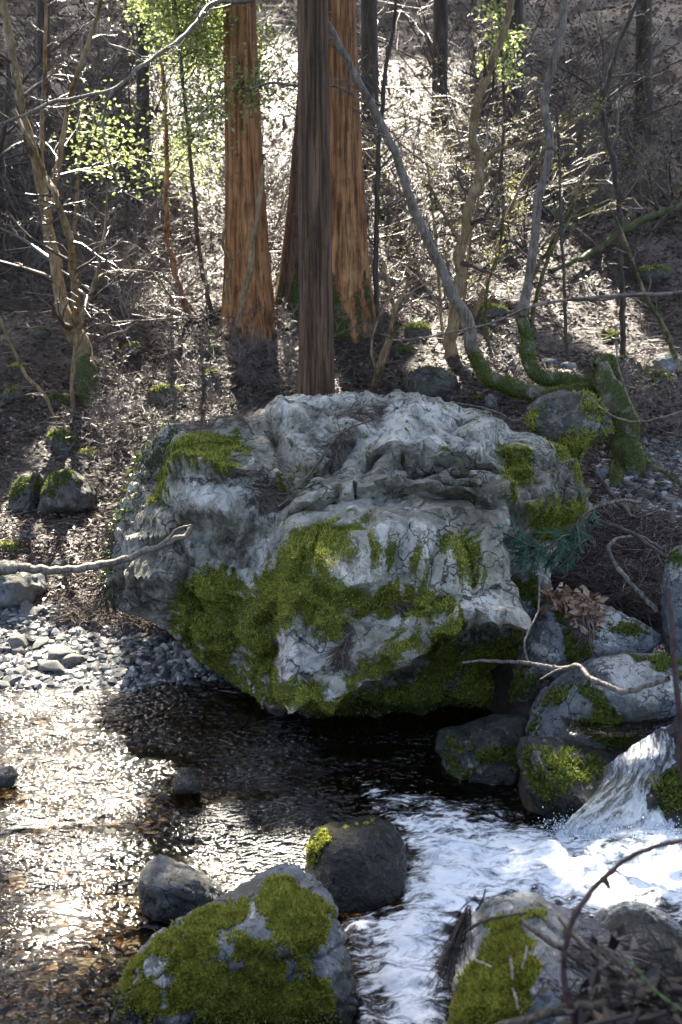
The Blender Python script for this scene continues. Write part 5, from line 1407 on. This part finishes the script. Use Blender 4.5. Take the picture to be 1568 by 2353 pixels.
HN = vnormals(HV, HF)
for q, (poly, n, L0, L1, lab, dx) in enumerate([([(760, 955), (880, 925), (890, 945), (800, 985), (770, 985)], 420, 0.05, 0.2, 'dead brown cedar spray lying on top of the huge boulder', 0.9),
                                                ([(735, 1060), (790, 975), (805, 990), (760, 1080)], 320, 0.06, 0.2, 'dead brown cedar spray hanging down the crease of the huge boulder', -0.3),
                                                ([(555, 1130), (610, 1085), (640, 1120), (610, 1170), (570, 1165)], 480, 0.04, 0.15, 'reddish clump of dead needles on the left shelf of the huge boulder', 0.2),
                                                ([(770, 1500), (800, 1430), (830, 1440), (800, 1530)], 260, 0.05, 0.18, 'dead grass tuft hanging at the lower front of the huge boulder', -0.2),
                                                ([(400, 1100), (480, 1090), (590, 1070), (600, 1085), (480, 1110)], 260, 0.05, 0.14, 'brown needles caught on the left ledge of the huge boulder', 0.6),
                                                ([(400, 975), (600, 950), (610, 965), (420, 1000)], 700, 0.04, 0.14, 'mat of brown needles along the left shoulder of the huge boulder', 0.8),
                                                ([(860, 1390), (960, 1370), (940, 1400), (860, 1410)], 160, 0.04, 0.14, 'small tuft of dry grass on the mossy front of the huge boulder', 0.4)]):
    P, Nn = on_hero(poly, n, 430 + q); r = np.random.default_rng(430 + q)
    dirs = unit(np.stack([np.full(n, dx) + r.normal(size=n) * 0.5, -0.3 + r.normal(size=n) * 0.4, -0.5 + r.normal(size=n) * 0.35], 1))
    dirs = unit(dirs - Nn * ((dirs * Nn).sum(1) - 0.06 - 0.1 * r.random(n))[:, None])
    V, F = strands(P, L0, L1, 440 + q, 0.0019, dirs=dirs, curl=0.16)
    b = P.mean(0)
    tag(obj('dead_cedar_spray' if q < 3 else 'dry_grass', mk_mesh('dead_cedar_spray', V - b, F, False), M['needles'], loc=b), lab, 'dead plant')

# ivy down the shaded left flank
b = np.array([HV[:, 0].min(), 7.1, 0.2])
k = np.where(inpoly(hu, hv, [(230, 1405), (255, 1220), (295, 1095), (338, 1015), (380, 955), (410, 975), (385, 1040), (345, 1110), (310, 1190), (280, 1240), (258, 1400)]))[0]
r = np.random.default_rng(460)
Pi = HV[r.choice(k, 2600)] + HN[r.choice(k, 2600)] * 0.0 + r.normal(size=(2600, 3)) * 0.022
V1, F1_ = leaves_mesh(Pi[:1500], 0.032, 461, 0.7, 0.4, 0.012)
V2, F2_ = strands(Pi[1500:], 0.08, 0.26, 462, 0.003, 0.6, dirs=unit(np.stack([r.normal(size=1100) * .4 - 0.25, r.normal(size=1100) * .4, -0.8 + 0.4 * r.normal(size=1100)], 1)))
ivy = empty('ivy', b, 'curtain of small-leaved ivy down the left edge of the huge boulder', 'ivy')
o = obj('leaves', mk_mesh('leaves', V1 - b, F1_, False), M['leaf_dark'] if 'leaf_dark' in M else M['leaf'], ivy); o['kind'] = 'stuff'
o = obj('stems', mk_mesh('stems', V2 - b, F2_, False), M['twig_dark'], ivy); o['kind'] = 'stuff'

# nest of dead leaves on the right boulder
r = np.random.default_rng(470); n = 420
t = r.random(n)
c = np.stack([at(1275 + 95 * a, 1372 + 22 * a, 6.2) for a in t]) + r.normal(size=(n, 3)) * np.array([0.045, 0.06, 0.028])
c[: n // 4] = at(1345, 1415, 6.05) + r.normal(size=(n // 4, 3)) * np.array([0.05, 0.04, 0.03])
V, F = leaves_mesh(c, 0.062, 471, 0.5, 0.1, 0.0)
b = c.mean(0)
nest = empty('leaf_pile', b, 'heap of curled brown leaves lodged on the grey boulder', 'dead leaves')
o = obj('leaves', mk_mesh('leaves', V - b, F, False), M['dead_leaf'], nest); o['kind'] = 'stuff'
P = at(np.full(90, 1352.0) + r.normal(size=90) * 8, np.full(90, 1430.0) + r.normal(size=90) * 10, 5.98)
V, F = strands(P, 0.06, 0.17, 473, 0.0024, dirs=unit(np.stack([r.normal(size=90) * .25, r.normal(size=90) * .2 - .2, -1 + r.normal(size=90) * .2], 1)))
o = obj('straw', mk_mesh('straw', V - b, F, False), M['needles'], nest); o['kind'] = 'stuff'

# green cedar sprig broken off on the boulder's right foot
stems = []
for q, (px, Ys) in enumerate([([(1372, 1165), (1340, 1185), (1310, 1230), (1280, 1275), (1260, 1290)], (6.7, 6.4)), ([(1260, 1262), (1220, 1255), (1170, 1230), (1120, 1215), (1095, 1240)], (6.45, 6.2)), ([(1240, 1258), (1200, 1262), (1160, 1255), (1130, 1262)], (6.45, 6.15)), ([(1310, 1230), (1290, 1235), (1262, 1262), (1225, 1275), (1190, 1290)], (6.55, 6.2)), ([(1325, 1205), (1330, 1240), (1300, 1290), (1275, 1310)], (6.55, 6.35))]):
    stems.append(path_tube(px, Ys[0], [7, 3], 20, seed=q, Yend=Ys[1]))
b = stems[1][0].mean(0)
sp = empty('cedar_sprig', b, 'fresh green cedar sprig hanging over the pale rocks', 'branch')
mb = MB(); mg = MB()
for q, (P, R) in enumerate(stems):
    mb.add(*tubes(P[None], R[None], 5))
    c1_ = grow(P[None], R[None], 26, (0.2, 0.42), (30, 60), 6, 0.4, 0.5, -0.12, 0.12, 0.05, 480 + q, 0.0022, 0.3)
    mg.add(*tubes(c1_[0], c1_[1], 3))
    c2_ = grow(c1_[0], c1_[1], 14, (0.25, 0.45), (25, 50), 3, 0.4, 0.8, -0.1, 0.1, 0.05, 490 + q, 0.0020, 0.3)
    mg.add(*tubes(c2_[0], c2_[1], 3))
obj('stem', mb.mesh('stem', b), M['twig_dark'], sp)
o = obj('needles', mg.mesh('needles', b), M['sprig'], sp); o['kind'] = 'stuff'


def stick(name, label, cat, paths, mat, seed, tw=None, thorns=0, sides=9, rough=0.14):
    """paths: list of (px, Y0, Y1, widths)"""
    st = [path_tube(px, Y0, w, 14 * len(px), seed=seed + i, Yend=Y1) for i, (px, Y0, Y1, w) in enumerate(paths)]
    b = st[0][0][0]
    root = empty(name, b, label, cat)
    for i, (P, R) in enumerate(st):
        r = np.random.default_rng(seed + i)
        kn = 1 + 0.22 * np.maximum(0, pn(np.stack([np.arange(len(P)) * 0.35, np.zeros(len(P)), np.zeros(len(P))], 1), seed)) * 2
        P = P + 0.35 * R[:, None] * np.stack([pn(np.stack([np.arange(len(P)) * 0.16, np.full(len(P), c * 3.3), np.zeros(len(P))], 1), seed + c) for c in range(3)], 1) * 1.5
        V, F = bark_tube(P, R * kn, sides, rough, seed + i)
        nm = 'stem' if i == 0 else 'side_branch'
        obj(nm, mk_mesh(nm, V - b, F, True, {'moss': np.zeros(len(V))}), M[mat], root)
    if thorns:
        P, R = st[0]; r = np.random.default_rng(seed); mb = MB()
        for q in range(thorns):
            i = r.integers(2, len(P) - 2); d = unit(r.normal(size=3)); d = unit(d - (P[i + 1] - P[i]) * 8 * (d @ unit(P[i + 1] - P[i])))
            pts = np.stack([P[i], P[i] + d * R[i] * 1.6, P[i] + d * R[i] * 2.2 + unit(P[i + 1] - P[i]) * R[i] * 0.6])
            mb.add(*tubes(pts[None], np.array([[R[i] * .5, R[i] * .25, R[i] * .05]]), 5))
        obj('buds', mb.mesh('buds', b), M[mat], root)['kind'] = 'stuff'
    if tw:
        m2, _ = twig_mass(st[0][0][None], st[0][1][None], seed, **tw)
        o = obj('twigs', m2.mesh('twigs', b), M['twig'], root); o['kind'] = 'stuff'
    return root


stick('dead_branch', 'bleached dead branch reaching in from the left past the boulder foot', 'branch', [([(-60, 1316), (0, 1311), (60, 1306), (120, 1309), (190, 1308), (240, 1298), (300, 1281), (350, 1258), (400, 1240), (428, 1230), (442, 1207)], 5.9, 6.2, [22, 20, 17, 16, 14, 9]), ([(372, 1250), (395, 1232), (412, 1215), (440, 1206)], 6.12, 6.1, [9, 7, 4])], 'smooth_bark', 510)
stick('dead_branch', 'knobbly forked stick lying across the blue-grey boulder', 'branch', [([(1062, 1522), (1120, 1519), (1180, 1521), (1240, 1531), (1300, 1536), (1335, 1530), (1352, 1552), (1400, 1575), (1445, 1588), (1490, 1574), (1538, 1562)], 5.6, 4.95, [5, 8, 11, 12, 13, 11]), ([(1214, 1526), (1206, 1488), (1220, 1440), (1236, 1408), (1240, 1350), (1243, 1300)], 5.45, 5.7, [6, 5, 4, 2]), ([(1290, 1536), (1262, 1548), (1240, 1562)], 5.3, 5.2, [6, 3])], 'twig_bark' if 'twig_bark' in M else 'dark_bark', 520)
stick('vine', 'looping brown vine stem over the needle drift', 'vine', [([(1510, 1406), (1475, 1368), (1440, 1330), (1412, 1292), (1398, 1262), (1408, 1243), (1440, 1232), (1480, 1236), (1520, 1262)], 6.35, 6.9, [10, 10, 9, 7, 5])], 'twig_bark' if 'twig_bark' in M else 'dark_bark', 530)
stick('dead_branch', 'arched bare stem from the needle drift to the tall pale boulder', 'branch', [([(1345, 1200), (1372, 1196), (1410, 1206), (1450, 1225), (1490, 1250), (1535, 1282)], 6.75, 6.3, [5, 8, 9, 8])], 'dark_bark', 532)
stick('dead_branch', 'grey stick with a broken end across the scree foot', 'branch', [([(1340, 1182), (1370, 1165), (1410, 1153), (1450, 1150), (1475, 1154)], 7.3, 7.5, [5, 9, 9, 7])], 'smooth_bark', 533)
stick('dead_branch', 'mossy stick leaning out of the dark hollow under the root', 'branch', [([(1368, 1085), (1395, 1120), (1430, 1165), (1455, 1190)], 7.9, 7.5, [9, 10, 12])], 'dark_bark', 534)
stick('live_branch', 'thin budded branch slanting across in front of the right slope', 'branch', [([(902, 782), (960, 778), (1020, 768), (1090, 752), (1150, 735), (1210, 708), (1260, 695), (1330, 686), (1420, 678), (1568, 672), (1680, 668)], 5.2, 4.2, [3, 4, 5, 6, 8, 10]), ([(1210, 708), (1280, 692), (1380, 690), (1480, 676), (1580, 678)], 4.65, 4.3, [4, 5, 6])], 'twig_bark', 540, thorns=14)
stick('bramble', 'dark reddish bramble cane arching over the white water', 'bramble', [([(1360, 2440), (1320, 2340), (1300, 2270), (1293, 2210), (1302, 2150), (1335, 2080), (1385, 2020), (1440, 1975), (1500, 1945), (1568, 1928), (1660, 1915)], 2.15, 2.3, [15, 15, 14, 12, 10, 8])], 'cane', 550, thorns=22)
stick('dead_branch', 'dark stick crossing the bottom edge of the picture', 'branch', [([(1090, 2420), (1150, 2362), (1230, 2335), (1310, 2315), (1400, 2310), (1520, 2330)], 2.3, 2.2, [16, 20, 22, 20])], 'dark_bark', 560)
stick('bramble', 'upright dark cane along the right edge of the picture', 'bramble', [([(1537, 1352), (1543, 1420), (1548, 1500), (1555, 1580), (1562, 1660), (1575, 1780), (1600, 1950)], 3.4, 3.2, [9, 11, 13, 15, 18])], 'cane', 570, thorns=12)
stick('dead_branch', 'pale broken stick resting on the near half-bare boulder', 'branch', [([(1195, 2112), (1240, 2148), (1300, 2190), (1360, 2225), (1440, 2262)], 3.0, 2.85, [11, 13, 12, 9])], 'smooth_bark', 580)
stick('dead_branch', 'curved dark twig along the mossy left side of the near boulder', 'branch', [([(1062, 2148), (1110, 2118), (1160, 2105), (1210, 2098)], 2.95, 3.0, [6, 7, 4])], 'dark_bark', 585)
for q, (a, b_, lab) in enumerate([((1172, 2195), (1178, 2250), 'pale straw on the moss of the near boulder, the left one'), ((1212, 2172), (1200, 2225), 'pale straw on the moss of the near boulder, the right one'), ((1178, 2270), (1190, 2320), 'pale straw on the moss of the near boulder, the lowest one'), ((1088, 2205), (1130, 2222), 'tan wood chip on the moss of the near boulder')]):
    stick('straw', lab, 'straw', [([a, ((a[0] + b_[0]) / 2 + 2, (a[1] + b_[1]) / 2), b_], 2.93, 2.9, [5, 6, 4])], 'straw_bark', 590 + q)
stick('twig', 'small forked black twig standing on the crest of the near boulder', 'twig', [([(1095, 2092), (1105, 2075), (1112, 2060), (1116, 2042)], 3.05, 3.05, [6, 5, 3]), ([(1103, 2078), (1095, 2068), (1090, 2056)], 3.05, 3.05, [4, 2])], 'dark_bark', 600)
stick('dead_branch', 'thin twig lying over the white patch of the huge boulder', 'branch', [([(985, 1360), (1040, 1362), (1100, 1372), (1150, 1384)], 6.0, 6.05, [3, 3, 3])], 'dark_bark', 601)
stick('dead_branch', 'slim dark vine stem trailing over the crown of the huge boulder', 'branch', [([(640, 1165), (680, 1130), (720, 1080), (770, 1010), (800, 985), (860, 965)], 6.35, 6.75, [3, 4, 4, 3])], 'dark_bark', 602)
stick('dead_branch', 'fine dry twig along the right crest of the huge boulder', 'branch', [([(1040, 925), (1100, 935), (1150, 950), (1180, 965), (1205, 960)], 6.9, 7.0, [3, 3, 2])], 'twig_bark', 603)
stick('live_branch', 'thin branch with new leaves hanging before the mossy root', 'branch', [([(1568, 945), (1520, 960), (1470, 970), (1420, 960), (1385, 940), (1345, 905)], 7.2, 7.8, [5, 5, 4, 3]), ([(1470, 970), (1440, 900), (1420, 830), (1415, 770)], 7.4, 7.6, [3, 4, 3])], 'smooth_bark', 604, thorns=6)

# drooping dead cedar spray over the left side of the near boulder
r = np.random.default_rng(610); n = 170
t = r.random(n)
P = at(np.interp(t, [0, 1], [1082, 1030]) + r.normal(size=n) * 6, np.interp(t, [0, 1], [2085, 2200]) + r.normal(size=n) * 10, 2.98)
V, F = strands(P, 0.06, 0.17, 611, 0.0016, dirs=unit(np.stack([-0.35 + r.normal(size=n) * .2, -0.2 + r.normal(size=n) * .2, -0.9 + r.normal(size=n) * .25], 1)), curl=0.12, seg=6)
b = P.mean(0); tag(obj('dead_cedar_spray', mk_mesh('dead_cedar_spray', V - b, F, False), M['needles_dark'], loc=b), 'dark dead cedar spray drooping off the left side of the near boulder', 'dead plant')
P = at(r.uniform(1290, 1380, 200), r.uniform(2150, 2230, 200), 2.9)
V, F = strands(P, 0.05, 0.2, 612, 0.0022, dirs=unit(np.stack([1 + r.normal(size=200) * .3, r.normal(size=200) * .3, -0.4 + r.normal(size=200) * .25], 1)), curl=0.15)
b = P.mean(0); tag(obj('dead_cedar_spray', mk_mesh('dead_cedar_spray', V - b, F, False), M['needles'], loc=b), 'pale dead needles caught behind the bramble cane on the near boulder', 'dead plant')

# brush heap in the near right corner
r = np.random.default_rng(620); n = 260
u = 1400 + 240 * r.random(n); v = 2360 - (u - 1400) * 0.75 * r.random(n) + 40 * r.random(n)
P = at(u, v, 2.15 + 0.35 * r.random(n))
V, F = strands(P, 0.08, 0.28, 621, 0.003, dirs=unit(np.stack([0.5 * r.normal(size=n) - 0.3, 0.4 * r.normal(size=n), 0.5 * r.normal(size=n) - 0.3], 1)), curl=0.12, seg=6)
b = np.array([P[:, 0].mean(), P[:, 1].mean(), H(P[:, 0].mean(), P[:, 1].mean())])
heap = empty('brush_heap', b, 'dark heap of dead brush in the near right corner', 'brush')
o = obj('twigs', mk_mesh('twigs', V - b, F, False), M['needles_dark'], heap); o['kind'] = 'stuff'
n = 14
u = 1440 + 180 * r.random(n); v = 2330 - (u - 1440) * 0.6 * r.random(n)
P = at(u, v, 2.1 + 0.25 * r.random(n))
V, F = strands(P, 0.4, 0.8, 622, 0.011, dirs=unit(np.stack([-0.6 + 0.3 * r.normal(size=n), 0.2 * r.normal(size=n), -0.6 + 0.3 * r.normal(size=n)], 1)), curl=0.06, seg=7)
o = obj('sticks', mk_mesh('sticks', V - b, F, True), M['twig_dark'], heap); o['kind'] = 'stuff'
n = 220
c = at(1380 + 220 * r.random(n), 2340 - 90 * r.random(n) ** 2, 2.2) + r.normal(size=(n, 3)) * 0.06
V, F = leaves_mesh(c, 0.05, 623, 0.5)
o = obj('leaves', mk_mesh('leaves', V - b, F, False), M['needles_dark'], heap); o['kind'] = 'stuff'
stick('grass_blade', 'single green grass blade crossing the brush heap', 'grass', [([(1425, 2185), (1470, 2235), (1520, 2290), (1580, 2330)], 2.1, 2.05, [3, 6, 6, 4])], 'grass', 630, rough=0.02, sides=5)

# ------------------------------------------------------------------ unseen leaf clusters added above the frame to shade the stream
LIT = [[(300, 200), (520, 110), (540, 700), (500, 640), (460, 500), (350, 380)], [(590, 100), (700, 100), (700, 720), (610, 700)], [(830, 150), (1060, 150), (1075, 420), (1060, 640), (860, 660)], [(1100, 430), (1230, 410), (1200, 500), (1110, 520)],
       [(270, 880), (470, 760), (530, 790), (480, 850), (300, 970), (220, 940)], [(610, 760), (690, 740), (690, 910), (620, 900)], [(920, 690), (1020, 690), (1010, 780), (930, 770)],
       [(930, 790), (1200, 740), (1210, 890), (1130, 860), (1040, 810)], [(1300, 700), (1400, 710), (1390, 770), (1310, 760)],
       [(-200, 1180), (250, 1180), (235, 1400), (300, 1460), (250, 1490), (300, 1570), (100, 1640), (-200, 1560)], [(225, 1400), (235, 1270), (290, 1080), (390, 930), (500, 920), (420, 1010), (365, 1120), (300, 1200), (270, 1400)],
       [(690, 1240), (640, 1330), (550, 1460), (570, 1500), (650, 1420), (730, 1290)],
       [(-300, 1600), (330, 1565), (560, 1610), (620, 1690), (480, 1770), (330, 1750), (250, 1860), (340, 1970), (290, 2110), (150, 2200), (-300, 2260)],
       [(540, 1660), (770, 1690), (860, 1800), (740, 1910), (720, 2090), (510, 2070), (500, 1900), (510, 1770)],
       [(1280, 1990), (1568, 1890), (1740, 1890), (1740, 2090), (1500, 2090), (1400, 2070)], [(540, 2020), (640, 1975), (670, 2010), (560, 2070)], [(1450, 800), (1560, 840), (1530, 900), (1460, 880)]]


def litmask(u, v):
    m = np.zeros(len(u))
    for p in LIT: 
        mg = 110 if min(b[0] for b in p) == 510 or min(b[0] for b in p) == 500 else 60 if min(b[1] for b in p) > 1500 else 0
        d = polydist(u, v, p); m = np.maximum(m, sstep(-42 - mg, -8 - 0.75 * mg, np.where(inpoly(u, v, p), d, -d)))
    return m


r = np.random.default_rng(640); n = 95000
gx = r.uniform(-1, 1, n); gy = 0.4 + 50 * r.random(n) ** 1.25; gx = gx * (7.5 + 0.22 * gy)
gz = Hq(gx, gy)
# the boulder and its neighbours catch the light higher up
bh = 1.7 * np.clip(1 - ((gx - 0.05) / 1.5) ** 2 - ((gy - 7.15) / 0.9) ** 2, 0, 1) ** 0.4
gz = np.maximum(gz, bh)
gu, gv = proj(np.stack([gx, gy, gz], 1))
lm = litmask(gu, gv)
infr = (gu > -40) & (gu < 1610) & (gv > -40) & (gv < 2400)
dap = fbm(np.stack([gx * 1.6, gy * 1.1, gx * 0], 1), 3, 71)
pkeep = np.where(infr, (1 - lm) * np.where(dap > 0.33, 0.25, 1.0), 0.45)
k = r.random(n) < pkeep
gx, gy, gz = gx[k], gy[k], gz[k]
OPEN = [(400, 150, 13.8, 1.1), (960, 430, 16.5, 1.1), (640, 520, 15, 0.9), (420, 520, 15, 0.7), (640, 860, 9.3, 0.35), (430, 820, 12, 0.6), (350, 970, 9.0, 0.45), (1150, 120, 18, 1.2), (1000, 620, 13, 0.5), (90, 520, 11.5, 0.5), (1240, 640, 12.5, 0.5), (620, 1380, 6.5, 0.2), (680, 1290, 6.6, 0.18), (580, 1460, 6.5, 0.16), (290, 1100, 7.3, 0.3), (345, 1010, 7.6, 0.3), (255, 1250, 7.2, 0.3), (650, 250, 15, 0.8), (650, 650, 14.2, 0.6), (440, 800, 12.0, 0.7), (640, 850, 9.8, 0.55), (340, 950, 9.4, 0.6), (560, 880, 9.5, 0.4), (290, 1030, 8.8, 0.4), (200, 600, 12, 0.6)]
far_ = np.ones(len(gx), bool)
for (u_, v_, y_, r_) in OPEN:
    c_ = at(u_, v_, y_); w_ = c_ - np.stack([gx, gy, gz], 1); al = w_ @ SUN
    far_ &= np.linalg.norm(w_ - al[:, None] * SUN, axis=1) > r_
gx, gy, gz = gx[far_], gy[far_], gz[far_]
t = r.uniform(9, 26, len(gx)) + 0.35 * gy
Q = np.stack([gx, gy, gz], 1) + t[:, None] * SUN
ok = (Q[:, 2] > 3.0 + 0.26 * Q[:, 1] + 1.2) & (Q[:, 2] > Hq(Q[:, 0], Q[:, 1]) + 2.5)
Q = Q[ok]
m = len(Q)
nl = 7
c = np.repeat(Q, nl, 0) + r.normal(size=(m * nl, 3)) * 0.10
d = unit(r.normal(size=(m * nl, 3)) * [1, 1, .5]); s = unit(np.cross(d, r.normal(size=(m * nl, 3))))
L = r.uniform(0.14, 0.30, m * nl)[:, None]
V = np.stack([c - d * L * .5, c + s * L * .35, c + d * L * .6, c - s * L * .35], 1).reshape(-1, 3)
o = obj('shade_canopy', mk_mesh('shade_canopy', V, np.arange(4 * m * nl).reshape(-1, 4), False), M['shade_leaf']); o['kind'] = 'stuff'  # added leaves set along sun rays, gaps shaped to let light through
